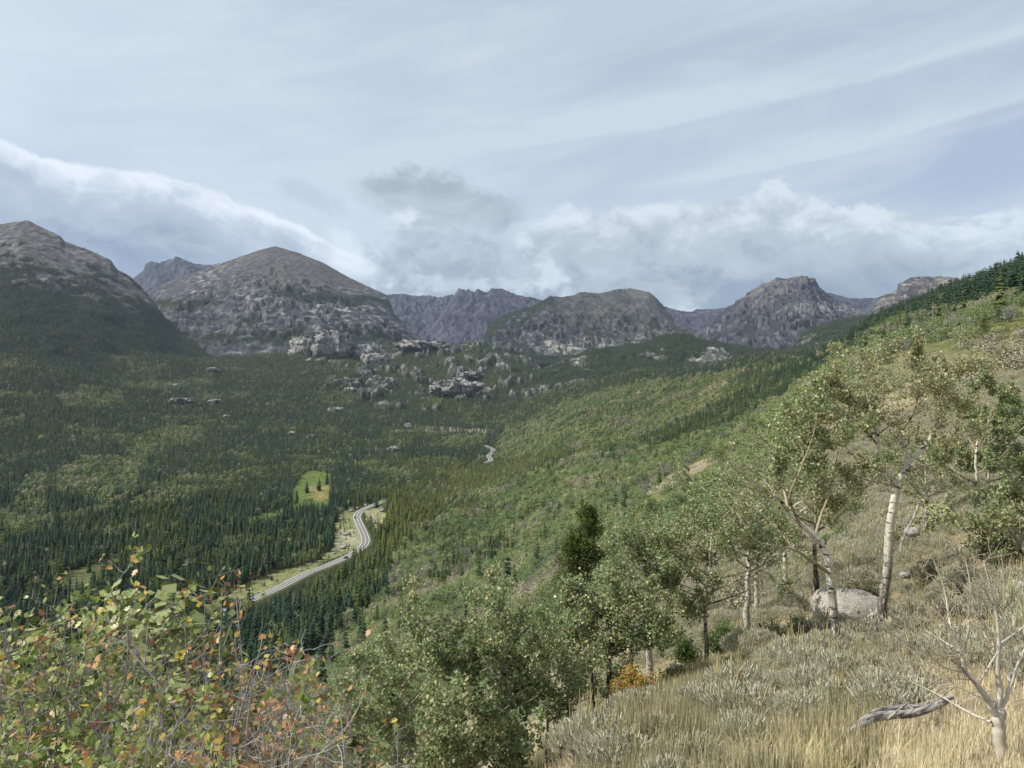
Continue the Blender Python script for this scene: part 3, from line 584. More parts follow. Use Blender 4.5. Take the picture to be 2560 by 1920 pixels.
class Geo:
    """collects triangles and quads with a material index and per-vertex data"""
    def __init__(s): s.v = []; s.f3 = []; s.f4 = []; s.n = 0; s.m3 = []; s.m4 = []; s.c = []
    def add(s, v, f, m=0, c=None):
        v = np.asarray(v, float).reshape(-1, 3); f = np.asarray(f, int)
        if f.shape[1] == 3: s.f3.append(f + s.n); s.m3.append(np.full(len(f), m))
        else: s.f4.append(f + s.n); s.m4.append(np.full(len(f), m))
        s.v.append(v); s.c.append(np.full((len(v), 3), .5) if c is None else np.broadcast_to(c, (len(v), 3))); s.n += len(v)
    def build(s, name, mats, smooth=False, link=True, parent=None, cols=False):
        V = np.concatenate(s.v) if s.v else np.zeros((0, 3)); F_ = []; M = []
        if s.f3: F_.append(np.concatenate(s.f3)); M += s.m3
        if s.f4: F_.append(np.concatenate(s.f4)); M += s.m4
        return mesh_np(name, V, F_, mats, {'col': np.concatenate(s.c)} if cols else None, smooth, np.concatenate(M), link, parent)
def tube(g, P, R, k=6, m=0, c=None, cap=True):
    """tapered tube through points P with radii R"""
    P = np.asarray(P, float); n = len(P); T = np.gradient(P, axis=0); T /= np.linalg.norm(T, axis=1)[:, None] + 1e-9
    ref = np.array([0, 0, 1.]) if abs(T[0][2]) < .9 else np.array([1., 0, 0]); U = np.cross(T, ref); U /= np.linalg.norm(U, axis=1)[:, None] + 1e-9; W_ = np.cross(T, U)
    a = np.arange(k) * 2 * math.pi / k; R = np.asarray(R, float)
    V = P[:, None, :] + R[:, None, None] * (np.cos(a)[None, :, None] * U[:, None, :] + np.sin(a)[None, :, None] * W_[:, None, :])
    i = (np.arange(n - 1)[:, None] * k + np.arange(k)[None]).ravel(); j = (np.arange(n - 1)[:, None] * k + (np.arange(k)[None] + 1) % k).ravel()
    g.add(V.reshape(-1, 3), np.stack([i, j, j + k, i + k], 1), m, c)

def conifer(seed, tiers=12, br=6, w=.17, bare=.08, leaf=True, ragged=.3, split=False, twig=1, blunt=0.):
    """unit-height spruce: trunk and whorls of drooping sprays"""
    r = np.random.default_rng(seed); g = Geo(); tr = g if not split else Geo(); lean = r.normal(0, .012, 2)
    tube(tr, [(0, 0, -.02), (lean[0] * .5, lean[1] * .5, .5), (lean[0], lean[1], .97)], [.013, .009, .002], 5, 1)
    for i in range(tiers):
        u = (i + r.uniform(-.3, .3)) / (tiers - 1); u = min(max(u, 0), 1); z = bare + (1 - bare) * (u ** .95) * .985
        rad = w * ((1 - u) ** (.8 - .35 * blunt) * (1 if u > .1 else .8) * (1 - .45 * blunt * max(0, .45 - u)) + .012) ; cx = lean[0] * z; cy = lean[1] * z
        for k in range(br):
            if r.random() < .10: continue
            a = (k + r.uniform(-.35, .35) + (i % 2) * .5) / br * 2 * math.pi; L = rad * r.uniform(1 - ragged, 1 + ragged * .6); dr = r.uniform(.25, .6) * L
            d = np.array([math.cos(a), math.sin(a), 0]); s_ = np.array([-math.sin(a), math.cos(a), 0]); o = np.array([cx, cy, z]); hw = L * r.uniform(.30, .48) + .006
            if twig == 1:
                tip = o + d * L - np.array([0, 0, dr]); mid = o + d * L * .55 + np.array([0, 0, .01 - dr * .3])
                g.add([o + [0, 0, .02], mid + s_ * hw - [0, 0, dr * .35], tip, mid - s_ * hw - [0, 0, dr * .35], mid + [0, 0, .012]], [[0, 1, 4], [1, 2, 4], [2, 3, 4], [3, 0, 4]], 0)
            else:
                for q in range(twig):
                    f = r.uniform(.15, 1); c = o + d * L * f - np.array([0, 0, dr * f * f]) + s_ * r.normal(0, .28) * hw * (1.2 - f * .5) + r.normal(0, .006, 3)
                    e = r.normal(0, 1, 3); e[2] = abs(e[2]) * .6; e = e / np.linalg.norm(e) * r.uniform(.012, .026) ; e2 = np.cross(e, d + [0, 0, .5]) * r.uniform(.35, .6)
                    g.add([c - e, c + e2, c + e * 1.3, c - e2], [[0, 1, 2, 3]], 0)
    return (tr, g) if split else g
def dead_conifer(seed):
    r = np.random.default_rng(seed); g = Geo(); tube(g, [(0, 0, -.02), (0, 0, .5), (.01, 0, 1)], [.013, .009, .002], 5, 0)
    for i in range(34):
        z = r.uniform(.15, .97); a = r.uniform(0, 6.28); L = .13 * (1 - z) ** .8 + .015; d = np.array([math.cos(a), math.sin(a), 0])
        tube(g, [(0, 0, z), np.array([0, 0, z]) + d * L * .6 - [0, 0, L * .2], np.array([0, 0, z]) + d * L - [0, 0, L * .3]], [.005, .0035, .001], 3, 0)
    return g
def aspen_mid(seed, n=260, s=.055, bare=.33, width=.27, clumps=9, split=False, dead=False, stems=1):
    """unit-height aspen: slender pale stem, forks, crown of leaf sprays in clumps"""
    r = np.random.default_rng(seed); g = Geo(); tr = g if not split else Geo(); C = []
    for q in range(stems):
        off = r.normal(0, .12, 2) * (stems > 1); le = r.normal(0, .06, 2); P = [(off[0], off[1], -.03)]
        for z in (.2, .4, .6, .8): P.append((off[0] + le[0] * z * 2 + r.normal(0, .01), off[1] + le[1] * z * 2 + r.normal(0, .01), z))
        hh = r.uniform(.8, 1.) if stems > 1 else 1; P = [(a, b, c * hh) for a, b, c in P]
        tube(tr, P, np.array([.018, .015, .012, .008, .003]) * (1 if stems == 1 else .7), 5, 1)
        for k in range(clumps if not dead else 16):
            u = r.uniform(.0, 1); z = bare + (1 - bare) * u; rr = width * math.sin(min(1, .18 + .82 * (1 - u) ** .75) * math.pi * .5) * r.uniform(.35, 1.) ; a = r.uniform(0, 6.28)
            i = min(int(z / .2), 3); b = np.array(P[min(i, 4)]); c = np.array([b[0] + math.cos(a) * rr, b[1] + math.sin(a) * rr, z * .9 * hh + r.uniform(0, .05)])
            b[2] = max(b[2], c[2] - .22); tube(tr, [b, (b + c) / 2 + [0, 0, .02], c], [.006, .004, .0015], 3, 1); C.append(c)
            if dead:
                for _ in range(3): tube(tr, [(b + c) / 2, c + r.normal(0, .06, 3) + [0, 0, .04]], [.003, .001], 3, 1)
    if not dead:
        C.append(np.array([P[-1][0], P[-1][1], .88])); C = np.array(C); ii = r.integers(0, len(C), n)
        pts = C[ii] + r.normal(0, 1, (n, 3)) * np.array([.072, .072, .060]); pts[:, 2] = np.minimum(pts[:, 2], 1.0)
        nn = pts - np.array([0, 0, .55]); nn = nn / (np.linalg.norm(nn, axis=1)[:, None] + 1e-6) + .7 * (pts - C[ii]) / .07 + np.array([0, 0, .5]) + r.normal(0, .45, (n, 3)); nn /= np.linalg.norm(nn, axis=1)[:, None]
        a = np.cross(nn, r.normal(0, 1, (n, 3))); a /= np.linalg.norm(a, axis=1)[:, None]; b = np.cross(nn, a)
        sz = s * r.uniform(.5, 1.2, n)[:, None] * .5; V = np.stack([pts - a * sz, pts + b * sz * .7, pts + a * sz, pts - b * sz * .7], 1).reshape(-1, 3)
        g.add(V, np.arange(n * 4).reshape(-1, 4), 0)
    return (tr, g) if split else g
def variants(name, geos, mats):
    c = bpy.data.collections.new(name)
    for i, g in enumerate(geos): c.objects.link(g.build('%s_%s' % (name, 'abcdefghijkl'[i]), mats, link=False))
    return c
V_CON = variants('spruce_kind', [conifer(s, 12, 6, w, b, blunt=q) for s, w, b, q in ((1, .20, .04, 0), (2, .17, .06, 0), (3, .22, .05, 0), (4, .17, .12, .5), (5, .18, .1, .3))] + [conifer(8, 10, 6, .15, .30, blunt=.8), conifer(9, 10, 6, .18, .25, blunt=1.)], [M_CON, M_BARK])
V_CONF = variants('far_spruce_kind', [conifer(s, 6, 5, w, b, blunt=q) for s, w, b, q in ((11, .21, .04, 0), (12, .19, .1, .6), (13, .23, .05, .3))], [M_CON, M_BARK])
V_ASP = variants('aspen_kind', [aspen_mid(s, 620, .055, .3, .27, 12, stems=k) for s, k in ((21, 1), (22, 1), (23, 2), (24, 2), (25, 3))], [M_ASP, M_PALE])
V_ASPF = variants('far_aspen_kind', [aspen_mid(s, 120, .12, .28, .27, 7) for s in (31, 32, 33)], [M_ASP, M_PALE])
V_BUSH = variants('thicket_kind', [aspen_mid(s, 900, .06, .05, .42, 16, stems=4) for s in (41, 42, 43)], [M_ASP, M_PALE])
V_DEAD = variants('dead_tree_kind', [dead_conifer(51), dead_conifer(52)], [M_DEAD, M_DEAD])
V_SNAG = variants('bare_aspen_kind', [aspen_mid(s, 0, dead=True, stems=3, bare=.25) for s in (55, 56)], [M_DEAD, M_DEAD])

def scatter(name, label, coll, pts, scl, tint, wid=None, cat=None):
    """one object that plants many copies on real ground points"""
    n = len(pts)
    me = bpy.data.meshes.new(name); me.vertices.add(n); me.vertices.foreach_set('co', np.asarray(pts, np.float32).ravel())
    r = np.random.default_rng(n)
    for nm, a in (('tint', tint), ('sc', scl), ('wd', np.ones(n) if wid is None else wid), ('rot', r.uniform(0, 6.283, n))):
        at = me.attributes.new(nm, 'FLOAT', 'POINT'); at.data.foreach_set('value', np.asarray(a, np.float32))
    k = len(coll.objects); at = me.attributes.new('pick', 'INT', 'POINT'); at.data.foreach_set('value', r.integers(0, k, n).astype(np.int32))
    o = bpy.data.objects.new(name, me); COL.objects.link(o)
    ng = bpy.data.node_groups.new(name + '_nodes', 'GeometryNodeTree')
    ng.interface.new_socket('Geometry', in_out='INPUT', socket_type='NodeSocketGeometry'); ng.interface.new_socket('Geometry', in_out='OUTPUT', socket_type='NodeSocketGeometry')
    N = ng.nodes.new; gi = N('NodeGroupInput'); go = N('NodeGroupOutput'); ip = N('GeometryNodeInstanceOnPoints'); ci = N('GeometryNodeCollectionInfo')
    ci.inputs['Collection'].default_value = coll; ci.inputs['Separate Children'].default_value = True; ci.inputs['Reset Children'].default_value = True
    def na(nm, t='FLOAT'): q = N('GeometryNodeInputNamedAttribute'); q.data_type = t; q.inputs[0].default_value = nm; return [s for s in q.outputs if s.enabled][0]
    L = ng.links.new; L(gi.outputs[0], ip.inputs['Points']); L(ci.outputs[0], ip.inputs['Instance']); ip.inputs['Pick Instance'].default_value = True
    L(na('pick', 'INT'), ip.inputs['Instance Index'])
    cr = N('ShaderNodeCombineXYZ'); L(na('rot'), cr.inputs[2]); L(cr.outputs[0], ip.inputs['Rotation'])
    cs = N('ShaderNodeCombineXYZ'); m1 = N('ShaderNodeMath'); m1.operation = 'MULTIPLY'; L(na('sc'), m1.inputs[0]); L(na('wd'), m1.inputs[1])
    L(m1.outputs[0], cs.inputs[0]); L(m1.outputs[0], cs.inputs[1]); L(na('sc'), cs.inputs[2]); L(cs.outputs[0], ip.inputs['Scale'])
    L(ip.outputs[0], go.inputs[0])
    md = o.modifiers.new('planting', 'NODES'); md.node_group = ng
    return tag(o, label, cat, None, 'stuff')

# ------------------------------------------------------------------ planting
def pts_band(D0, D1, sp, seed, p0=-70, p1=1094):
    r = np.random.default_rng(seed); k0 = (p0 - 512) / F; k1 = (p1 - 512) / F
    n = int((k1 - k0) * .5 * (D1 ** 2 - D0 ** 2) / sp ** 2); y = np.sqrt(r.uniform(D0 ** 2, D1 ** 2, n)); x = r.uniform(k0, k1, n) * y
    # thin to a rough minimum distance with a cell grid
    q = sp * .72; key = np.floor(x / q).astype(np.int64) * 1000003 + np.floor(y / q).astype(np.int64); _, i = np.unique(key, return_index=True)
    return x[i], y[i]
ROADV = [(250, 604), (256, 595), (330, 560), (350, 550), (353, 555), (332, 567), (306, 578), (280, 591), (262, 601)]
ROADC = [(366, 546), (360, 538), (352, 522), (351, 513), (359, 505), (370, 501), (381, 499), (382, 505), (366, 513), (364, 519), (374, 541), (372, 546)]
ROADF = [(484, 443), (495, 445), (498, 452), (496, 462), (487, 461), (485, 455), (489, 451)]
for q in RPOLY[:30]: pass
KEEP = [MEADOW, CLEAR, CLEAR2, ROADV, ROADC, ROADF, MEADOW2]
TAILK = [TAIL]
APAT = [[(60, 472), (84, 460), (112, 457), (142, 470), (136, 492), (108, 510), (80, 500), (50, 494)], [(131, 440), (165, 428), (204, 432), (196, 446), (160, 452), (140, 470), (128, 462)], [(60, 398), (90, 386), (122, 392), (124, 404), (90, 412), (62, 408)], [(14, 486), (40, 474), (50, 492), (40, 514), (16, 518)], [(-20, 520), (20, 508), (60, 520), (50, 536), (0, 534)], [(350, 462), (400, 470), (420, 480), (380, 480)], [(440, 440), (484, 436), (484, 448), (450, 452)], [(120, 384), (215, 378), (212, 386), (140, 391)], [(480, 468), (500, 462), (505, 470), (490, 480)]]
GROVE = [[(395, 560), (420, 536), (455, 514), (500, 494), (560, 478), (590, 480), (570, 500), (520, 530), (470, 545), (440, 566), (410, 590), (385, 600)], [(345, 630), (400, 588), (460, 560), (540, 520), (620, 490), (620, 560), (540, 640), (420, 700), (330, 690)]]
CON = [[(379, 500), (420, 484), (465, 464), (520, 459), (560, 452), (600, 452), (560, 466), (520, 480), (475, 492), (445, 506), (462, 520), (492, 500), (450, 512), (425, 530), (400, 552), (385, 582), (366, 618), (320, 628), (262, 650), (130, 690), (0, 720), (-80, 700), (-80, 560), (258, 560), (360, 550)],
       [(726, 384), (762, 362), (800, 358), (830, 345), (870, 332), (862, 350), (810, 382), (764, 410), (720, 432), (668, 448), (640, 450), (634, 440), (690, 420), (726, 402)]]
def crest_py(px): return np.interp(px, [527, 551, 584, 617, 649, 700, 729, 765, 806, 837, 858, 892, 931, 957, 973, 996, 1024, 1100], [400, 390, 383, 376, 370, 368, 361, 357, 352, 343, 330, 312, 299, 292, 287, 275, 266, 240])
def plant():
    out = {k: [] for k in ('con', 'conf', 'asp', 'aspf', 'bush', 'dead', 'snag')}
    bands = [(20, 45, 2.0), (45, 110, 2.6), (110, 240, 3.4), (240, 420, 4.2), (420, 900, 5.0), (900, 1500, 5.8), (1500, 2300, 7.2), (2300, 3200, 8.8), (3200, 4500, 10.5)]
    for bi, (D0, D1, sp) in enumerate(bands):
        x, y = pts_band(D0, D1, sp, 100 + bi); z = gz(x, y); px = 512 + x / y * F; py = 384 - z / y * F
        v = visible(x, y, 16); x, y, z, px, py = (a[v] for a in (x, y, z, px, py)); n = len(x); r = np.random.default_rng(200 + bi); u = r.random(n)
        big = fbm(x / 180, y / 300, 4, 61); med = fbm(x / 45, y / 70, 4, 62); j = med * 9
        hillL = np.interp(py, [394, 420, 445, 460, 500, 545, 580, 620, 650, 700], [525, 505, 500, 480, 400, 430, 400, 360, 330, 250])
        hill = (px + j > hillL) & (py > crest_py(px) - 2)
        pc = np.where(hill, .17, .93)                                       # share of conifers
        for q in APAT: m = inpoly(px + j, py + j * .5, q); pc[m] = .22
        val = ~hill & (D1 > 700); m = val & (med * .8 + big * .9 + .5 * fbm(x / 70, y / 400, 4, 93) > .33); pc[m] = np.minimum(pc[m], .25)
        for q in GROVE: m = inpoly(px + j * .5, py + j * .3, q); pc[m] = .04
        for q in CON: m = inpoly(px + j, py + j * .5, q); pc[m] = .94
        cp = crest_py(px); cw = np.interp(px, [520, 600, 700, 800, 900, 1024], [22, 14, 11, 10, 14, 34])
        m = hill & (py - cp < cw + j) & (py - cp > -8); pc[m] = .9
        m = hill & (px < 600) & (py < 425) & (py < 384 + (600 - px) * .55 + j); pc[m] = .9
        m = hill & (D0 >= 400) & (big * .8 + med > .15); pc[m] = np.maximum(pc[m], .6)
        pc[(y < 150)] *= .1; pc[y < 60] = 0
        if D1 <= 260: pc[hill] *= .12
        crestm = hill & (py - cp < cw * .9 + j) & (py - cp > -8) & (px > 640)
        dens = np.ones(n)
        dens[inpoly(px, py, MEADOW)] = 0.0
        for q in (TAIL, MEADOW2): dens[inpoly(px, py, q)] *= .12
        mk = (y > 2400) & (y < 4700); kk = np.zeros(n); kk[mk] = knobs(x[mk], y[mk]); dens *= 1 - .62 * kk
        for q in (CLEAR, CLEAR2): dens[inpoly(px, py, q)] *= .3
        for q in RPOLY: dens[inpoly(px, py, q)] *= .6
        dens[inpoly(px, py, STRIP)] *= .7
        dens[inpoly(px + r.normal(0, 1.5, n), py + r.normal(0, 1.5, n), BARE)] = .0
        for q in (BARE2, BARE3, BARE4): dens[inpoly(px + r.normal(0, 3.5, n), py + r.normal(0, 2.5, n), q)] *= .35
        m = (y > 380) & (y < 1800)
        if m.any(): d, _ = road_dist(x[m], y[m]); t_ = dens[m]; t_[d < 8.5] = 0; dens[m] = t_
        m = (y < 60); dens[m] *= np.maximum(.6 * sst(px[m], 330, 200), .55 * sst(px[m], 600, 700) * (fbm(x[m] / 5, y[m] / 7, 3, 79) > .02))
        nearhill = (y < 420) & (px > 800); dens[nearhill] *= np.where(fbm(x[nearhill] / 24, y[nearhill] / 40, 4, 77) > -.06, .9, .12)
        isC = u < pc; h = np.where(isC, r.uniform(9, 17, n) * np.where(hill, .8, 1.0), r.uniform(6, 10.5, n))
        h = np.where(y > 1500, h * 1.25, h); h = np.where(isC & hill & (py < 545), h * .85, h)
        h = np.where(crestm & isC, h * 1.35, h)
        h[inpoly(px, py, CLEAR) | inpoly(px, py, CLEAR2)] *= .38
        small = ~isC & hill & (y < 420); h[small] = r.uniform(2.2, 5.0, n)[small] * np.interp(y[small], [20, 45, 120, 420], [.38, .5, .8, 1.5])
        # nothing may stand in front of the road, the meadow and the clearings
        okk = r.random(n) < dens
        for tries in range(5):                                              # small trees stand where tall ones would hide the road
            bad = np.zeros(n, bool)
            for f in (.2, .45, .7, 1.):
                tp = 384 - (z + h * f) / y * F
                for q in (MEADOW, ROADV, ROADC, ROADF): bad |= inpoly(px, tp, q) & ~inpoly(px, py, q)
            if tries < 4: h = np.where(bad, h * .68, h)
        okk &= ~bad
        for f in (.2, .45, .7, .95):
            tp = 384 - (z + h * f) / y * F
            for q in RPOLY + [STRIP]: okk &= ~(inpoly(px, tp, q) & ~inpoly(px, py, q) & (r.random(n) < .25))
            for q in (CLEAR,): okk &= ~(inpoly(px, tp, q) & ~inpoly(px, py, q) & (r.random(n) < .5))
            for q in (BARE,): okk &= ~(inpoly(px, tp, q) & (r.random(n) < .6))
        x, y, z, px, py, isC, h, hill, med, big, small = (a[okk] for a in (x, y, z, px, py, isC, h, hill, med, big, small)); n = len(x); u = r.random(n)
        warm = np.clip(.30 + .5 * (med + big) + r.normal(0, .22, n) + .25 * sst(px, 330, 420) * (y < 1500), 0, 1)
        ol = inpoly(px, py, CON[0]) & (px > 300); warm = np.where(ol, warm + .17, np.where(hill, warm * .6, warm - .05)); warm = np.clip(warm, 0, 1)
        grv = inpoly(px, py, GROVE[0])
        ta = np.clip(-.22 * grv + .46 + 1.7 * fbm(x / 55, y / 80, 3, 88) + r.normal(0, .12, n) - .05 * (~hill), 0, 1)
        gray = fbm(x / 90, y / 140, 4, 91); cr_ = hill & (py - crest_py(px) < 26) & (px > 640); warm = np.where(cr_, warm * .45, warm)
        wid = np.where(isC, r.uniform(.8, 1.35, n), r.uniform(1.1, 1.7, n))
        P = np.stack([x, y, z - .2, h, wid, np.where(isC, warm, ta), px, py], 1)
        dead = isC & (u < np.where(med > .12, .10, .03)); sn = ~isC & ((u < .02) | ((gray > .06) & (u < .34)))
        far = y > 1000
        out['dead'].append(P[dead]); out['snag'].append(P[sn & (y < 1300)])
        out['con'].append(P[isC & ~dead & ~far]); out['conf'].append(P[isC & ~dead & far])
        oa = ~isC & ~sn; out['bush'].append(P[oa & small]); out['asp'].append(P[oa & ~small & (y < 900)]); out['aspf'].append(P[oa & ~small & (y >= 900)])
    # woods on the mountain flanks
    r = np.random.default_rng(5)
    for mi, (pxs, rows, V, PX, py, T, rg) in enumerate(MT):
        if FLANK[mi] <= 0: continue
        ncol = len(pxs); A = np.linalg.norm(np.cross(V[1:, :-1] - V[:-1, :-1], V[:-1, 1:] - V[:-1, :-1]), axis=-1); A[:, PX[0, :-1] < -60] = 0
        cdf = np.cumsum(A.ravel()); n = int(cdf[-1] / FLANK[mi] ** 2); k = np.searchsorted(cdf, r.random(n) * cdf[-1]); i, jx = np.divmod(k, ncol - 1)
        a, b = r.random(n)[:, None], r.random(n)[:, None]; p = V[i, jx] * (1 - a) * (1 - b) + V[i + 1, jx] * a * (1 - b) + V[i, jx + 1] * (1 - a) * b + V[i + 1, jx + 1] * a * b
        cc = MTCOL[mi][i, jx]; g = (cc[:, 1] > cc[:, 0] * 1.12) & (cc[:, 0] < .07); g |= r.random(n) < .05 * (py[i, jx] > 300)
        p = p[g]; n = len(p); q = 512 + p[:, 0] / p[:, 1] * F
        out['conf'].append(np.column_stack([p, r.uniform(8, 17, n), r.uniform(.8, 1.5, n), np.clip(r.normal(.3, .28, n), 0, 1), q, 384 - p[:, 2] / p[:, 1] * F]))
    return {k: np.concatenate(v) for k, v in out.items()}
PL = plant()
print({k: len(v) for k, v in PL.items()})
def largest(P, n):
    seen = visible(P[:, 0], P[:, 1], 8.) & (P[:, 6] > 3) & (P[:, 6] < 1021) & (P[:, 7] < 765)
    s = np.where(seen, P[:, 3] / P[:, 1], 0); i = np.argsort(-s)[:n]; m = np.zeros(len(P), bool); m[i] = True; return m
def singles(P, protos, label, cat, group, name):
    for k, p in enumerate(P):
        pr = protos[(k * 7) % len(protos)]; o = pr.copy(); COL.objects.link(o)
        o.location = p[:3]; o.rotation_euler = (0, 0, (k * 2.399) % 6.283); o.scale = (p[3] * p[4], p[3] * p[4], p[3])
        lb, gr = (label, group) if not callable(label) else label(p)
        tag(o, lb, cat, gr)
        for ch in pr.children:
            c = ch.copy(); COL.objects.link(c); c.parent = o
def proto_tree(name, pair, m_leaf, m_bark):
    root = bpy.data.objects.new(name, None); tr, g = pair
    tr.build('trunk', [m_bark, m_bark], parent=root, link=False); g.build('crown', [m_leaf, m_leaf], parent=root, link=False); return root
P_CON = [proto_tree('spruce', conifer(s, 15, 7, w * 1.2, b, split=True, blunt=.3 if b > .07 else 0.), M_CON1, M_BARK) for s, w, b in ((71, .17, .05), (72, .15, .08), (73, .18, .05), (74, .13, .25))]
P_ASP = [proto_tree('aspen', aspen_mid(s, 620, .045, .3, .26, 11, split=True, stems=k), M_ASP1, M_PALE) for s, k in ((81, 1), (82, 1), (83, 2), (84, 3))]
m = largest(PL['con'], 300)
def lab_con(p):
    if p[7] > 590 or p[1] < 520:
        for x1, w in ((70, 'at the far left edge behind the first maple shrub'), (150, 'behind the tall bronze maple sprig'), (215, 'behind the yellow-crowned maple shrub'), (275, 'just below the lower end of the road'), (2000, 'at the foot of the right slope below the road')):
            if p[6] < x1: return 'dark green spruce ' + w, 'spruces ' + w
    if p[0] / p[1] < 0 and p[6] < 380: return 'dark green spruce in the dense wood beside the valley road', 'spruces beside the valley road'
    return 'green spruce scattered among the aspens of the right slope', 'spruces scattered on the right slope'
singles(PL['con'][m], P_CON, lab_con, 'spruce', None, 'spruce'); PL['con'] = PL['con'][~m]
for key in ('asp',):
    m = largest(PL[key], 240)
    def lab_asp(p):
        if p[6] > 560: return 'light green aspen on the upper right slope beyond the lone pine', 'aspens beyond the lone pine'
        if p[6] < 400 and p[7] > 640: return 'round-crowned green aspen low on the slope behind the rust-brown maple', 'aspens behind the rust-brown maple'
        if p[6] < 400: return 'round-crowned green aspen on the slope below the road spruces', 'aspens below the road spruces'
        return 'light green aspen in the groves of the far right slope', 'aspens on the far right slope'
    singles(PL[key][m], P_ASP, lab_asp, 'aspen', None, 'aspen'); PL[key] = PL[key][~m]
def sc_(key, name, label, coll, cat=None):
    P = PL[key]; scatter(name, label, coll, P[:, :3], P[:, 3], P[:, 5], P[:, 4], cat)
sc_('con', 'spruce_forest', 'dense dark spruce forest on the valley floor', V_CON)
sc_('conf', 'distant_spruce_forest', 'far spruce forest climbing to the foot of the mountains', V_CONF)
sc_('asp', 'aspen_groves', 'light green aspen groves mixed over the right slope', V_ASP)
sc_('aspf', 'distant_aspen_groves', 'small far aspen patches in the dark spruce forest', V_ASPF)
sc_('bush', 'aspen_thicket', 'low green aspen thicket covering the near slope', V_BUSH)
sc_('dead', 'dead_spruces', 'grey dead spruces standing among the green ones', V_DEAD)
sc_('snag', 'bare_aspens', 'leafless pale aspens scattered over the slope', V_SNAG)

# --- single trees the photo shows standing apart
def one(protos, k, px, py, h, label, cat, name, w=1.):
    x, y, z = ray_ground(px, py); pr = protos[k]; o = pr.copy(); COL.objects.link(o); o.name = name; z = G1(x, y); H = h / F * y * 1.0; o.location = (x, y, z - .2); o.scale = (H * w, H * w, H); o.rotation_euler.z = px
    tag(o, label, cat)
    for ch in pr.children: c = ch.copy(); COL.objects.link(c); c.parent = o
for px, py, h, lb, w in ((307, 493, 13, 'dark spruce alone in the green meadow, left of the broader one', 1.4), (319, 491, 14, 'broader dark spruce alone in the green meadow, right of the other', 1.5), (327, 485, 14, 'dark spruce at the right rim of the meadow', 1.3), (297, 503, 15, 'slim spruce at the lower left rim of the meadow', 1.),
    (602.5, 464, 16, 'dark spruce standing alone on the aspen slope, lower left of a pair', 1.4), (610.6, 460, 18, 'taller dark spruce of the pair on the aspen slope', 1.2), (625, 454, 9, 'small spruce right of the pair on the aspen slope', 1.4), (646, 434, 8, 'small lone spruce below the olive conifer band', 1.3), (651, 429, 10, 'lone spruce at the tip of the olive conifer band', 1.3),
    (573, 466, 12, 'dark spruce beside a twin in the aspens, left of the pair', 1.3), (567, 469, 11, 'twin spruce leftmost on the aspen slope', 1.3), (622, 493, 13, 'rounded dark pine in the thicket left of the bare strip', 1.7), (461, 602, 22, 'narrow dark spruce in the low green aspens above the leafy crowns', 1.1)):
    one(P_CON, int(px) % 3, px, py, h, lb, 'spruce', 'spruce', w)
for px, py, h, lb in ((296, 566, 13, 'small aspen with a pale trunk beside the road, right of its neighbour'), (277, 568, 13, 'small aspen in front of the pines left of the road'), (312, 562, 13, 'wide-crowned aspen at the edge of the roadside clearing')):
    one(P_ASP, 0, px, py, h, lb, 'aspen', 'aspen', 1.2)
# --- two slim bare poles beside the road
for px, lb in ((310.4, 'left of two slim bare poles beside the road'), (314, 'right of two slim bare poles beside the road')):
    x, y, z = ray_ground(px, 573); g = Geo(); H = 12 / F * y; tube(g, [(0, 0, -.3), (.02, 0, H * .5), (.08, 0, H)], [.16, .14, .10], 7); tube(g, [(0, 0, H * .72), (.25, 0, H * .74), (.7, .1, H * .78)], [.06, .04, .02], 4)
    o = g.build('bare_pole', M_DEAD, True); o.location = (x, y, G1(x, y)); tag(o, lb, 'pole')
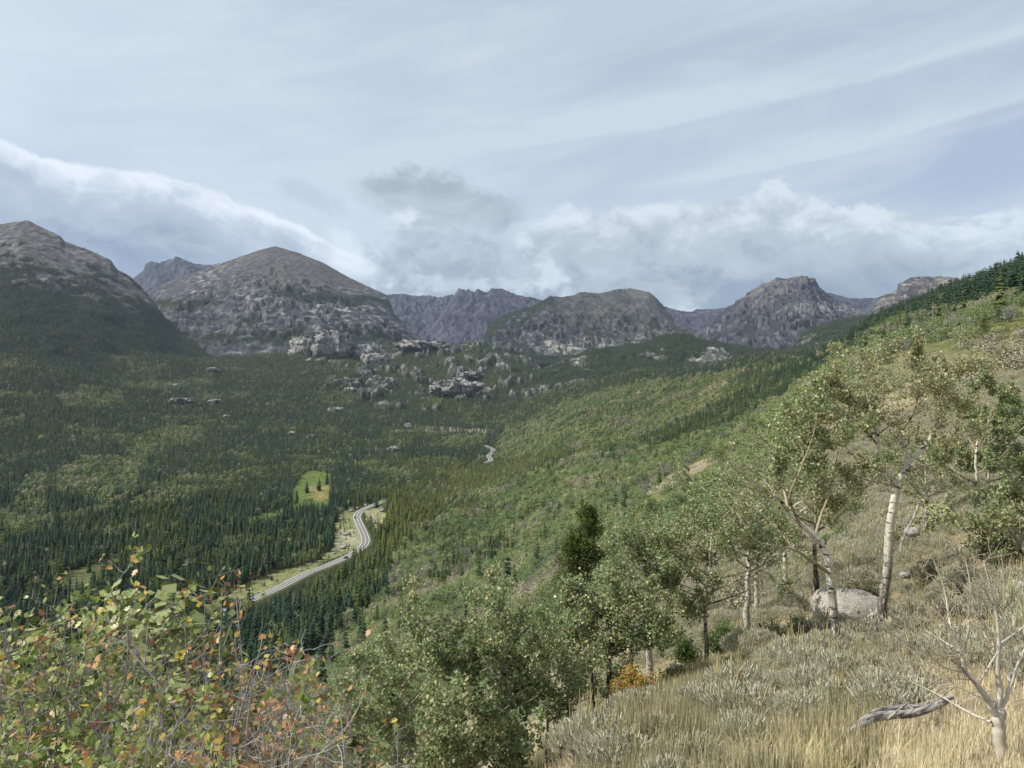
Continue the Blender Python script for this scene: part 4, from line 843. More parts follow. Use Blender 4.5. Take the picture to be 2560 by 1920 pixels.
# --- cars
def car(px, py, label, paint, seed):
    x, y, z = ray_ground(px, py); d, rz = road_dist(np.array([x]), np.array([y])); i = int(np.argmin(np.hypot(ROADA[:, 0] - x, ROADA[:, 1] - y))); i = min(max(i, 1), len(ROADA) - 2); T = ROADA[i + 1] - ROADA[i - 1]; T /= np.linalg.norm(T[:2])
    c = ROADA[i] + np.array([T[1], -T[0], 0]) * seed * 1.9; root = empty('car', (c[0], c[1], c[2] + .03), label, 'car'); root.rotation_euler.z = math.atan2(T[1], T[0])
    mp = mat('car_paint_%s' % seed, lambda q, b: q.put(b.inputs['Base Color'], paint), .3, .5); mg = mat('car_glass', lambda q, b: q.put(b.inputs['Base Color'], (.02, .025, .03)), .1, .6); mt = mat('tyre', lambda q, b: q.put(b.inputs['Base Color'], (.02, .02, .02)), .9)
    prof = [(-2.3, .35), (-2.35, .8), (-2.2, 1.0), (-1.3, 1.08), (-.2, 1.12), (1.2, 1.05), (2.2, .85), (2.32, .6), (2.3, .35)]; cab = [(-1.9, 1.0), (-1.5, 1.55), (-.9, 1.68), (.3, 1.64), (.75, 1.5), (1.25, 1.05)]
    def ext(name, P, w, top, m):
        g = Geo(); n = len(P); V = [(a, -w, b) for a, b in P] + [(a, w, b) for a, b in P]; V = [(a, y_ * (top if b > 1.2 else 1), b) for a, y_, b in V]; g.add(V, [[i, (i + 1) % n, (i + 1) % n + n, i + n] for i in range(n)])
        cc = np.mean(P, axis=0); g.add([(cc[0], -w, cc[1])] + [(a, -w * (top if b > 1.2 else 1), b) for a, b in P], [[0, 1 + (i + 1) % n, 1 + i] for i in range(n)]); g.add([(cc[0], w, cc[1])] + [(a, w * (top if b > 1.2 else 1), b) for a, b in P], [[0, 1 + i, 1 + (i + 1) % n] for i in range(n)]); return g.build(name, m, parent=root)
    ext('body', prof, .92, 1, mp); ext('cabin_glass', cab, .84, .86, mg); ext('roof', [(-1.45, 1.56), (-.9, 1.70), (.3, 1.66), (.7, 1.53)], .74, 1, mp)
    for a in (-1.4, 1.45):
        for b in (-.82, .82):
            g = Geo(); tube(g, [(a, b - .12, .34), (a, b - .11, .34), (a, b + .11, .34), (a, b + .12, .34)], [.02, .34, .34, .02], 14); g.build('wheel', mt, parent=root)
car(356.2, 518.5, 'small dark car driving round the bend of the road', (.03, .03, .035), -1)
car(343.5, 559, 'dark car half hidden by spruce tops on the lower road', (.035, .037, .04), 1)
# ================================================================== foreground
def at(px, py, D): return np.array([(px - 512) / F * D, D, (384 - py) / F * D])
def leafmat(name, rough=.42, spec=.45, trans=.4):
    m = bpy.data.materials.new(name); m.use_nodes = True; nt = m.node_tree; x = NX(nt); b = nt.nodes['Principled BSDF']
    c = attr(x, 'col').outputs['Color']; x.put(b.inputs['Base Color'], c); b.inputs['Roughness'].default_value = rough; b.inputs['Specular IOR Level'].default_value = spec
    t = x.node('ShaderNodeBsdfTranslucent'); x.put(t.inputs[0], x.mix(.5, c, (.5, .55, .12), 'MULTIPLY')); x.put(t.inputs[0], c)
    mx = x.node('ShaderNodeMixShader'); mx.inputs[0].default_value = trans; nt.links.new(b.outputs[0], mx.inputs[1]); nt.links.new(t.outputs[0], mx.inputs[2])
    nt.links.new(mx.outputs[0], nt.nodes['Material Output'].inputs[0]); return m
M_LEAF = leafmat('leaf'); M_BLADE = leafmat('dry_blade', .7, .2, .25)
def m_bark(x, b, dark=1.):
    co = obj_co(x); sp = x.node('ShaderNodeSeparateXYZ'); x.put(sp.inputs[0], co)
    mp = x.node('ShaderNodeMapping'); x.put(mp.inputs[0], co); mp.inputs['Scale'].default_value = (5, 5, 16)
    n = x.noise(mp.outputs[0], 1, 5, .6); n2 = x.noise(co, 3.1, 5, .65); n3 = x.noise(co, 22, 5, .65)
    mp2 = x.node('ShaderNodeMapping'); x.put(mp2.inputs[0], co); mp2.inputs['Scale'].default_value = (30, 30, 9)
    cr = x.noise(mp2.outputs[0], 1, 6, .7)
    low = x.ss(x.add(sp.outputs[2], x.mul(x.sub(n2, .5), 2.6)), 2.3, .5)
    c = x.mix(x.ss(n3, .3, .7), (.50, .46, .36), (.68, .65, .56))
    c = x.mix(x.ss(n, .565, .62), c, (.06, .05, .045))
    low = x.mul(low, dark)
    c = x.mix(x.mul(low, x.ss(cr, .38, .50)), c, (.06, .052, .045))
    c = x.mix(x.mul(x.ss(n2, .62, .68), .7), c, (.22, .13, .07))
    k = attr(x, 'col').outputs['Color']; g = x.mix(1., c, k, 'MULTIPLY'); x.put(b.inputs['Base Color'], g); bump(x, b, x.add(cr, n3), .012, .8)
M_ABARK = mat('white_aspen_bark', m_bark, .85, .15); M_WBARK = mat('bright_aspen_bark', lambda x, b: m_bark(x, b, .3), .85, .15)
def m_twig(x, b):
    n = x.noise(obj_co(x), 9, 4); c = attr(x, 'col').outputs['Color']; x.put(b.inputs['Base Color'], x.mix(x.mul(n, .6), c, (.10, .085, .07)))
M_TWIG = mat('twig_bark', m_twig, .85, .15)

def wander(r, p, d, L, n, wob=.18, up=.10):
    P = [np.array(p, float)]; d = np.array(d, float); d /= np.linalg.norm(d)
    for i in range(n):
        d = d + r.normal(0, wob, 3) + np.array([0, 0, up]); d /= np.linalg.norm(d); P.append(P[-1] + d * L / n)
    return np.array(P), d
def branches(r, g, P, R, level, maxl, dens, Lf, tips, m, col, spread=.9, up=.08, t0=.12, k=5):
    """side shoots along a limb; the last ones carry leaves"""
    seg = np.linalg.norm(np.diff(P, axis=0), axis=1); tot = seg.sum(); n = max(1, int(dens[level] * tot / Lf[level] + r.random()))
    cs = np.concatenate([[0], np.cumsum(seg)]) / tot
    for i in range(n):
        u = t0 + (1 - t0) * (i + r.random()) / n; u = min(u, .995); j = min(np.searchsorted(cs, u) - 1, len(P) - 2); j = max(j, 0); f = (u - cs[j]) / (cs[j + 1] - cs[j] + 1e-9)
        p = P[j] + (P[j + 1] - P[j]) * f; ax = P[j + 1] - P[j]; ax /= np.linalg.norm(ax) + 1e-9
        q = r.normal(0, 1, 3); q -= ax * q.dot(ax); q /= np.linalg.norm(q) + 1e-9
        d = ax * r.uniform(.35, 1.) + q * spread; L = Lf[level] * r.uniform(.55, 1.25) * (1 - .45 * u); rad = max(.0022, min(np.interp(u, np.linspace(0, 1, len(R)), R) * .62, L * .022))
        Q, dd = wander(r, p, d, L, 5 if level < maxl else 3, .17, up); RR = np.linspace(rad, rad * .35, len(Q))
        tube(g, Q, RR, 5 if rad > .012 else 3, m, col)
        if level >= maxl - 1 or level == maxl: tips.append(Q)
        if level < maxl: branches(r, g, Q, RR, level + 1, maxl, dens, Lf, tips, m, col, spread, up, .15)
def leaf_quads(r, g, C, size, cols, lobed=False, m=0, bias=(-.45, -.25, .75), face=None):
    n = len(C)
    if n == 0: return
    a = r.normal(0, 1, (n, 3)) + np.array(bias); a /= np.linalg.norm(a, axis=1)[:, None]          # leaf normal
    d = r.normal(0, 1, (n, 3)) + np.array([0, 0, -.5]); d -= a * (a * d).sum(1)[:, None]; d /= np.linalg.norm(d, axis=1)[:, None]; s = np.cross(a, d)
    sz = size * r.uniform(.55, 1.25, n)[:, None]
    if not lobed:
        V = np.stack([C - d * sz * .5, C + s * sz * .46 - d * sz * .08 + a * sz * .16, C + d * sz * .55 - a * sz * .06, C - s * sz * .46 - d * sz * .08 + a * sz * .16], 1)
        g.add(V.reshape(-1, 3), np.arange(4 * n).reshape(-1, 4), m, np.repeat(cols, 4, axis=0)); return
    out = [(-.5, 0), (-.32, .30), (-.05, .50), (-.02, .24), (.30, .36), (.25, .14), (.62, 0), (.25, -.14), (.30, -.36), (-.02, -.24), (-.05, -.50), (-.32, -.30)]
    cu = r.uniform(-.25, .45, n)[:, None]
    V = [C] + [C + d * sz * u + s * sz * v + a * sz * (abs(v) * .5 + max(u, 0) * .4) * cu for u, v in out]
    V = np.stack(V, 1).reshape(-1, 3); k = len(out); base = (np.arange(n) * (k + 1))[:, None]
    T = np.concatenate([np.stack([base[:, 0], base[:, 0] + 1 + i, base[:, 0] + 1 + (i + 1) % k], 1) for i in range(k)])
    g.add(V, T, m, np.repeat(cols, k + 1, axis=0))
def pick_cols(r, n, pal, var=.18):
    w = np.array([p[0] for p in pal]); w = w / w.sum(); c = np.array([p[1] for p in pal])[r.choice(len(pal), n, p=w)]
    return np.clip(c * (1 + r.normal(0, var, (n, 1))), .01, .95)
PAL_ASPEN = [(46, (.225, .285, .125)), (26, (.295, .34, .16)), (13, (.46, .43, .23)), (5, (.6, .5, .24)), (10, (.15, .18, .085))]
def place_root(name, base, label, cat, group=None): return empty(name, tuple(base), label, cat, group)

def aspen(name, limbs, D, label, seed, leaves=9000, dens=(1.5, 3.0, 3.2), Lf=(.9, .42, .17), cutoff=None, tone=1., leaf=.050, group='aspens on the near slope', pal=PAL_ASPEN, spread=.9, thin=None, pale=False):
    """limbs: [ [(px, py[, depth offset])...], radius0, radius1, leafy ] in picture points at depth D; first is the trunk"""
    r = np.random.default_rng(seed); base = at(limbs[0][0][0][0], limbs[0][0][0][1], D)
    g = Geo(); tw = Geo(); lf = Geo(); tips = []
    for li, (pts, r0, r1, leafy) in enumerate(limbs):
        P = np.array([at(p[0], p[1], D + (p[2] if len(p) > 2 else 0)) for p in pts]) - base
        if li == 0: P = np.vstack([P[0] - [0, 0, .35], P])
        P = catmull(P, 5); P[1:-1] += r.normal(0, r0 * .10, (len(P) - 2, 3)); R = np.linspace(r0, min(r1, .012) if li else r1, len(P)); R = np.minimum(R, np.linspace(9, .006, len(P)) ** 1) if r1 < .03 else R
        if li == 0: R[:5] *= np.array([1.35, 1.3, 1.2, 1.1, 1.04])
        tube(g, P, R, 9 if r0 > .04 else 6, 1 if pale and r0 < .03 else 0, np.array([1., 1., 1.]) * tone if r0 > .03 else np.array([.60, .545, .44]) * tone)
        if leafy > 0: branches(r, tw, P, R, 0, 2, [dens[0] * leafy, dens[1], dens[2]], Lf, tips, 0, np.array([.36, .31, .22]) * tone, spread, .07, .3 if li else .55)
    g.build('trunk', [M_WBARK if seed in (312, 313, 314, 316, 322, 323) else M_ABARK, M_TWIG], True, parent=None, cols=True).parent = (root := place_root(name, base, label, 'tree', group))
    if tw.n: tw.build('branches', M_TWIG, True, parent=root, cols=True)
    if leaves and tips:
        T = np.concatenate([np.linspace(0, 1, 4)[1:, None] * (t[-1] - t[0]) + t[0] for t in tips]); C = T[r.integers(0, len(T), leaves)] + r.normal(0, .045, (leaves, 3))
        if cutoff is not None:
            w = C + base; q = 512 + w[:, 0] / w[:, 1] * F; y_ = 384 - w[:, 2] / w[:, 1] * F; C = C[cutoff(q, y_, r)]
        leaf_quads(r, lf, C, leaf, pick_cols(r, len(C), pal)); lf.build('foliage', M_LEAF, False, parent=root, cols=True)
    return root
def simple_aspen(px, pyb, pyt, D, label, seed, w=60, bend=(0, 0), rad=.07, leaves=7000, tone=1., crown0=.42, nl=9, cut=None, **k):
    """an aspen by base, top and crown half-width in picture points"""
    r = np.random.default_rng(seed + 500); H = pyb - pyt; b0, b1 = bend
    tr = [(px, pyb), (px + b0 * .5, pyb - H * .2), (px + b0, pyb - H * .42), (px + b0 * .4 + b1 * .5, pyb - H * .65), (px + b1, pyb - H * .86)]
    L = [(tr, rad, .011, 1.)]
    for i in range(nl):
        u = crown0 + (0.9 - crown0) * (i + r.random() * .6) / nl; y0 = pyb - H * u; x0 = np.interp(u, [0, .2, .42, .65, .86], [t[0] for t in tr]); s = (-1) ** i
        ww = w * math.sin(min(1, (1.12 - u) * 1.5) * 1.5) * r.uniform(.65, 1.05); up = H * r.uniform(.10, .24); dz = r.uniform(-1, 1) * w / F * D * .9
        L.append(([(x0, y0, 0), (x0 + s * ww * .45, y0 - up * .4, dz * .4), (x0 + s * ww, y0 - up, dz)], rad * .32, .004, 1.15))
    s = D / 13.
    if cut: k['cutoff'] = sparse([(730, 550, 778, 660, .93 if D == 15 else 0), (0, cut, 1024, cut + 22, .6), (0, cut + 22, 1024, 900, .93)])
    leaves = int(leaves * .8)
    return aspen('aspen_tree', L, D, label, seed, leaves, Lf=(.78 * s, .36 * s, .16 * s), tone=tone, **k)
def sparse(reg):
    def f(q, y, r):
        keep = np.ones(len(q), bool)
        for (x0, y0, x1, y1, p) in reg: keep &= ~((q > x0) & (q < x1) & (y > y0) & (y < y1) & (r.random(len(q)) < p))
        return keep
    return f
# --- the two big aspens on the right
aspen('aspen_tree', [
    ([(879, 646), (882, 610), (887, 575), (888, 545), (891, 520), (894, 500), (896, 487)], .090, .066, 0),
    ([(896, 487), (904, 471), (907, 459), (904, 445), (901, 432), (896, 419), (890, 395)], .058, .016, 1.1),
    ([(896, 489), (889, 474, -.1), (883, 463, -.2), (879, 446, -.3), (878, 430, -.3), (873, 416, -.4), (866, 392, -.4)], .048, .014, 1.1),
    ([(906, 465), (922, 449, .2), (933, 433, .3), (940, 418, .4), (949, 397, .5), (958, 372, .5)], .045, .012, 1.2),
    ([(904, 472), (920, 468, -.3), (937, 463, -.5), (964, 455, -.8)], .024, .007, 1.),
    ([(886, 472), (866, 461, .3), (848, 452, .5), (826, 440, .8)], .028, .007, 1.),
    ([(879, 446), (864, 430, -.5), (846, 416, -.8), (830, 395, -1)], .022, .006, 1.1),
    ([(901, 432), (915, 410, -.6), (918, 385, -.8), (925, 360, -.9)], .02, .006, 1.),
    ([(876, 420), (884, 400, .5), (886, 375, .7), (880, 350, .7)], .02, .005, .5),
    ([(893, 512), (905, 505, .2), (918, 500, .3)], .012, .004, .8),
    ([(896, 485), (876, 482, -.6), (856, 476, -.9), (842, 470, -1)], .018, .006, 1.)],
    14, 'white-barked aspen with a wide forked crown, right of the leaning one', 301, 27000, Lf=(1.35, .62, .22), dens=(2.2, 3.4, 3.6), cutoff=sparse([(900, 340, 990, 425, .4), (850, 470, 960, 560, .6), (840, 330, 915, 395, .6), (872, 400, 955, 500, .62), (870, 500, 910, 560, .8)]), pal=[(44, (.27, .30, .145)), (26, (.34, .35, .175)), (13, (.50, .44, .25)), (7, (.66, .53, .28)), (10, (.17, .18, .095))])
aspen('aspen_tree', [
    ([(837, 679), (836, 655), (835, 625), (833, 604), (831, 583), (829, 565), (824, 550), (815, 536), (800, 524), (788, 511)], .082, .036, 0),
    ([(788, 511), (778, 498), (764, 489), (746, 478), (729, 463)], .030, .006, .5),
    ([(788, 511), (784, 490, .3), (776, 470, .5), (770, 450, .6), (758, 425, .7)], .026, .006, 1.),
    ([(800, 524), (790, 498, -.4), (800, 470, -.6), (812, 440, -.7), (818, 412, -.8)], .028, .006, 1.2),
    ([(815, 536), (822, 512, .3), (832, 485, .5), (838, 450, .6)], .024, .006, 1.2),
    ([(828, 572), (810, 560, -.3), (795, 550, -.5), (777, 546, -.6), (757, 541, -.7), (735, 520, -.8)], .030, .007, .35),
    ([(795, 550, -.5), (778, 530, -.3), (760, 512, -.2), (742, 500, 0), (724, 478, .1)], .018, .005, .4),
    ([(778, 498), (755, 496, -.3), (738, 492, -.4), (722, 486, -.5)], .014, .004, .4)],
    12, 'leaning white-barked aspen sweeping left, half its branches bare', 302, 10500, Lf=(1.15, .55, .2), cutoff=sparse([(765, 548, 832, 660, .93), (690, 430, 772, 560, .94), (760, 500, 800, 560, .6)]))
aspen('aspen_tree', [
    ([(979, 532), (978, 512), (977, 495), (977, 478), (976, 462), (978, 440)], .085, .03, .6),
    ([(986, 530), (985, 510), (986, 492), (990, 470), (1002, 450)], .07, .02, .6),
    ([(978, 485), (965, 478), (950, 470), (938, 462)], .03, .008, .8), ([(988, 482), (1002, 478), (1018, 470)], .03, .008, 1.),
    ([(978, 455), (964, 430, .6), (950, 410, .8)], .03, .008, 1.), ([(980, 445), (990, 420, -.6), (996, 395, -.8)], .03, .008, 1.), ([(992, 468), (1012, 440), (1030, 420)], .03, .008, 1.)],
    22, 'twin-stemmed aspen with pale trunks at the right edge', 303, 19000, Lf=(1.9, .85, .3), leaf=.062, cutoff=sparse([(960, 485, 1010, 535, .8)]))
# --- the row of smaller aspens down the slope
simple_aspen(708, 681, 508, 15, 'slim aspen with a crooked half-dark trunk, left of the two straight white ones', 311, 66, (-3, 4), .065, 15000, nl=13, cut=606)
simple_aspen(746, 640, 495, 17.5, 'straight white-trunked aspen behind the bright green shrubs', 312, 56, (2, 2), .11, 12000, crown0=.45, nl=12, cut=566)
simple_aspen(756, 622, 490, 20.5, 'second straight white aspen, close behind the first one', 313, 46, (1, 0), .10, 8000, crown0=.45, cut=560)
simple_aspen(786, 608, 478, 24, 'thin white aspen far back above the dry slope', 314, 46, (-1, 2), .12, 8000, crown0=.42, cut=552)
simple_aspen(818, 615, 455, 17, 'dark-stemmed aspen standing left of the flat boulder', 315, 44, (-3, -2), .085, 8000, .5, crown0=.5, cut=560)
simple_aspen(650, 675, 545, 15, 'short aspen with a thick bright white trunk above the orange shrub', 316, 52, (-3, -4), .095, 12000, nl=12, cut=628)
simple_aspen(609, 717, 585, 13, 'dark-trunked aspen just left of the orange shrub', 317, 54, (0, -3), .075, 12000, .35, crown0=.46, nl=12, cut=650)
simple_aspen(594, 716, 610, 13.4, 'thin dark aspen stem left of the dark-trunked one', 318, 30, (-2, -3), .04, 3800, .5, crown0=.45, cut=655)
simple_aspen(631, 677, 600, 17, 'thin dark aspen between the orange shrub and the thick white trunk', 319, 30, (1, 0), .05, 2600, .4, crown0=.5, cut=645)
simple_aspen(545, 790, 640, 11.5, 'low leafy aspen at the foot of the grassy bank', 320, 46, (2, 4), .04, 5200)
aspen('aspen_tree', [
    ([(500, 800), (502, 765), (504, 720), (504, 690), (505, 665), (508, 640)], .085, .035, .5),
    ([(508, 640), (511, 622), (508, 610), (501, 602)], .022, .006, .3), ([(505, 665), (512, 648, -.2), (522, 634, -.3), (533, 624, -.3)], .024, .006, .4),
    ([(504, 690), (490, 668, .3), (478, 650, .5), (470, 628, .6)], .035, .008, 1.2), ([(504, 700), (522, 686, .5), (535, 668, .7), (545, 650, .8)], .03, .008, 1.2),
    ([(503, 715), (482, 702, -.5), (462, 690, -.7), (448, 672, -.8)], .03, .008, 1.2), ([(503, 720), (530, 712, -.3), (548, 700, -.4)], .025, .007, 1.)],
    11, 'dark-barked aspen with a dead forked top above the crowns', 321, 8200, tone=.5)
aspen('aspen_tree', [([(516, 790), (514, 760), (512, 730), (510, 702), (514, 680)], .05, .02, .4), ([(514, 735), (502, 715), (492, 700)], .02, .006, 1.), ([(511, 705), (526, 685), (535, 670)], .02, .006, 1.)], 12, 'small aspen with a bright white lower trunk beside the dark one', 322, 2600)
aspen('aspen_tree', [([(521, 782), (520, 755), (519, 725), (520, 705), (523, 685)], .045, .02, .4), ([(520, 712), (532, 695), (542, 684)], .02, .006, 1.), ([(519, 720), (508, 702), (500, 694)], .02, .006, 1.)], 12.6, 'slim white aspen stem, rightmost of the left cluster', 323, 2400)
simple_aspen(452, 850, 605, 11, 'broad olive-green aspen crown left of the dead forked top', 324, 92, (-4, 0), .08, 17000, nl=13, crown0=.22)
simple_aspen(398, 860, 662, 10.5, 'low aspen crown at the bottom between the maples and the tall crown', 325, 70, (0, 4), .07, 12500, nl=11, crown0=.2)
simple_aspen(475, 880, 690, 9.6, 'aspen crown at the bottom edge below the broad olive one', 326, 62, (3, 0), .06, 9500, nl=10, crown0=.2)
simple_aspen(568, 760, 628, 14.5, 'leafy aspen in the hollow behind the dark stems', 327, 44, (0, 3), .05, 6500, nl=9, crown0=.25)
simple_aspen(1030, 640, 470, 13, 'leafy aspen cut by the right edge of the view', 329, 50, (-2, -4), .06, 9000, crown0=.35)
simple_aspen(925, 560, 440, 24, 'small aspen behind and right of the forked trunk', 331, 44, (2, 0), .07, 9000, crown0=.4, cut=520)
simple_aspen(690, 640, 540, 26, 'small aspen in shade beyond the crooked trunk', 328, 36, (2, 0), .07, 4200, crown0=.3, cut=610)
# --- bare sapling, bottom right
aspen('bare_sapling', [
    ([(1007, 800), (1005, 766), (1000, 742), (999, 722), (998, 706)], 0.0290, .028, 0),
    ([(998, 714), (993, 712), (986, 698), (977, 685), (966, 671), (962, 655), (953, 635), (938, 612)], 0.0203, .004, 1.2),
    ([(961, 652), (951, 628, .1), (948, 611, .15), (944, 588, .2), (934, 560, .2)], 0.0055, .002, 1.), ([(963, 652), (968, 634, -.1), (969, 612, -.1), (971, 590, -.2), (966, 562, -.2)], 0.0055, .002, .9),
    ([(998, 708), (1000, 690), (997, 666), (999, 645), (997, 618), (991, 590), (984, 560)], 0.0148, .003, 1.2),
    ([(999, 710), (1005, 701), (1011, 684), (1017, 666), (1027, 645), (1040, 620)], 0.0101, .004, 1.), ([(999, 645), (1014, 634, .1), (1027, 624, .1), (1040, 610, .1)], 0.0062, .002, .8),
    ([(991, 722), (972, 714, .1), (951, 702, .2), (935, 693, .25), (914, 683, .3), (893, 672, .3)], 0.0070, .002, .7),
    ([(964, 672), (946, 668, -.1), (932, 658, -.15), (919, 649, -.2), (891, 634, -.3)], 0.0055, .0015, .8), ([(961, 652), (946, 643, .2), (930, 633, .3), (912, 627, .3), (899, 619, .3)], 0.0055, .0015, .8),
    ([(997, 703), (983, 699), (965, 690), (950, 684), (938, 686)], 0.0047, .0015, .8), ([(977, 685), (988, 668), (996, 655), (1008, 640)], 0.0062, .002, .6)],
    3.6, 'leafless multi-stemmed sapling with pale bark at the bottom right corner', 330, 0, dens=(2.8, 3.2, 1.6), Lf=(.30, .15, .07), group=None, tone=1.15, pale=True)
# the dense pine
def pine(px, pyb, pyt, D, w, label, seed, n=5200):
    r = np.random.default_rng(seed); b = at(px, pyb, D); H = (pyb - pyt) / F * D; root = place_root('pine_tree', b, label, 'tree'); g = Geo(); tr = Geo()
    tube(tr, [(0, 0, -.5), (0, 0, H * .5), (.02 * H, 0, H * .96)], [.02 * H, .013 * H, .003 * H], 7)
    for i in range(120):
        u = r.random() ** .8; z = H * (.12 + .86 * u); a = r.uniform(0, 6.283); R = w / F * D * min(1.0, (1 - u) ** .85 * 1.35 + .05) * r.uniform(.5, 1.05)
        tube(tr, [(0, 0, z - R * .15), (math.cos(a) * R * .5, math.sin(a) * R * .5, z - R * .02), (math.cos(a) * R, math.sin(a) * R, z + R * .2)], [.012 * H * .4, .004 * H * .6, .001 * H], 4)
        m = n // 60; f = r.uniform(.3, 1.05, m)[:, None]; C = np.array([math.cos(a) * R, math.sin(a) * R, 0]) * f + [0, 0, z] + np.array([0, 0, R * .2]) * f + r.normal(0, 1, (m, 3)) * np.array([.045, .045, .035]) * H * .62
        k = r.normal(0, 1, (m, 3)) + [0, 0, .8]; k /= np.linalg.norm(k, axis=1)[:, None]; s = np.cross(k, r.normal(0, 1, (m, 3))); s /= np.linalg.norm(s, axis=1)[:, None]; L = .020 * H * r.uniform(.6, 1.3, m)[:, None]
        V = np.stack([C - s * L * .16, C + s * L * .16, C + k * L + s * L * .22, C + k * L - s * L * .22], 1); g.add(V.reshape(-1, 3), np.arange(4 * m).reshape(-1, 4), 0, np.repeat(pick_cols(r, m, [(5, (.105, .135, .035)), (3, (.16, .18, .045)), (2, (.06, .08, .025))]), 4, axis=0))
    tr.build('trunk', M_BARK, True, parent=root); g.build('needles', M_BLADE, False, parent=root, cols=True)
pine(587, 622, 506, 97, 33, 'dense olive-green pine rising alone above the aspen crowns', 341)
pine(571, 612, 532, 96, 24, 'smaller olive pine tucked against the left of the tall one', 342, 3000)
pine(918, 392, 340, 62, 15, 'dark round pine on the upper right slope behind the forked crown', 343, 2600)
pine(945, 410, 366, 60, 12, 'small dark juniper-like pine beside the grey dead shrub', 344, 2200)
pine(984, 345, 318, 110, 10, 'lone bushy pine high on the dry upper slope', 345, 1600)

# --- maple shrubs, bottom left
PAL_MAPLE = [(40, (.20, .26, .07)), (28, (.31, .37, .11)), (14, (.46, .47, .18)), (6, (.58, .43, .08)), (8, (.55, .30, .12)), (5, (.40, .17, .07)), (3, (.66, .50, .27))]
def shrub(name, px, D, label, cat, seed, tops, pal, leaf=.05, n=1500, stemcol=(.44, .41, .38), lobed=True, base=None, r0=.014, Lf=(.42, .24, .1), dens=(2.6, 2.6, 1.6), group=None, patch=0., twigs=True):
    """tops: picture points where the main stems end"""
    r = np.random.default_rng(seed); bx = (px - 512) / F * D; b = np.array([bx, D, G1(bx, D)]) if base is None else np.array(base)
    root = place_root(name, b, label, cat, group); st = Geo(); lf = Geo(); tips = []
    for k, t in enumerate(tops):
        e = at(t[0], t[1], D + (t[2] if len(t) > 2 else r.uniform(-.4, .4))) - b; s0 = r.normal(0, .08, 3) * [1, 1, 0] - [0, 0, .08]
        ne_ = np.linalg.norm(e); P = catmull(np.array([s0, s0 + (e - s0) * .28 + r.normal(0, .075, 3) * ne_, s0 + (e - s0) * .5 + r.normal(0, .06, 3) * ne_, s0 + (e - s0) * .75 + r.normal(0, .04, 3) * ne_, e]), 4); R = np.linspace(r0 * r.uniform(.7, 1.2), .0028, len(P))
        c = np.array(stemcol) * r.uniform(.75, 1.25); tube(st, P, R, 5, 0, c); branches(r, st, P, R, 0, 1, dens, Lf, tips, 0, c * .95, 1.05, .03, .3); tips.append(P[-4:])
    st.build('stems', M_TWIG, True, parent=root, cols=True)
    if n:
        T = np.concatenate([t[[-1, -1, -2, len(t) // 2]] for t in tips]); pw = np.repeat(r.exponential(1, len(T) // 4) ** 1.3, 4) if lobed else np.ones(len(T)); i = r.choice(len(T), n, p=pw / pw.sum()); C = T[i] + r.normal(0, leaf * .8, (n, 3)); cc = pick_cols(r, n, pal)
        if patch:                                     # whole twigs turn colour together
            pk = pick_cols(r, len(T) // 4 + 1, pal, .1); w = (r.random(n) < patch)[:, None]; cc = np.where(w, pk[i // 4] * (1 + r.normal(0, .12, (n, 1))), cc)
        ok = C[:, 1] + b[1] > 2.7; C = C[ok]; cc = cc[ok]
        leaf_quads(r, lf, C, leaf, np.clip(cc, .01, .9), lobed); lf.build('leaves', M_LEAF, False, parent=root, cols=True)
    return root
rs = np.random.default_rng(77)
def tops(x0, x1, fn, n, drop=120, extra=()):
    r = [(x, fn(x) + abs(rs.normal(0, 1)) * drop * .5, rs.uniform(-.7, .7)) for x in rs.uniform(x0, x1, n)]; return r + list(extra)
TOPL = lambda x: np.interp(x, [-60, 0, 40, 70, 105, 130, 165, 200, 235, 260, 290, 330, 370, 410], [640, 622, 632, 608, 612, 620, 622, 632, 615, 650, 655, 680, 720, 755])
shrub('maple_shrub', 25, 4.2, 'leafy green maple shrub at the left edge with orange leaf tips', 'shrub', 401, tops(-50, 95, TOPL, 12, 95, [(8, 612, 0), (68, 604, 0), (40, 640, .2)]), PAL_MAPLE, .041, 2700, patch=.6)
shrub('maple_shrub', 130, 4.4, 'maple shrub with a tall bronze-leaved sprig above the others', 'shrub', 402, tops(75, 190, TOPL, 12, 95, [(106, 580, 0), (106, 600, 0), (150, 608, .2), (185, 622, 0)]), PAL_MAPLE, .041, 2700, patch=.6)
shrub('maple_shrub', 232, 4.6, 'maple shrub with bright yellow leaves at its crown', 'shrub', 403, tops(185, 285, TOPL, 12, 110, [(205, 592, 0), (222, 588, .1), (236, 596, 0), (262, 640, 0)]), [(22, (.14, .18, .05)), (16, (.24, .27, .07)), (20, (.60, .44, .07)), (18, (.52, .26, .09)), (14, (.36, .15, .07)), (8, (.6, .45, .25))], .039, 1700, patch=.7)
shrub('maple_shrub', 300, 4.1, 'rust-brown maple shrub, rightmost, with many bare grey twigs', 'shrub', 404, tops(250, 335, lambda x: np.interp(x, [250, 300, 335], [650, 676, 715]), 14, 80, [(328, 656, 0), (300, 650, 0)]), [(26, (.2, .24, .07)), (16, (.55, .42, .12)), (26, (.52, .29, .14)), (16, (.38, .18, .09)), (10, (.6, .44, .28))], .033, 1000, patch=.6)
shrub('maple_shrub', 60, 3.3, 'nearest maple shrub filling the bottom left corner', 'shrub', 405, tops(-60, 170, lambda x: 715 + 0 * x, 15, 70), PAL_MAPLE, .038, 2700, patch=.6)
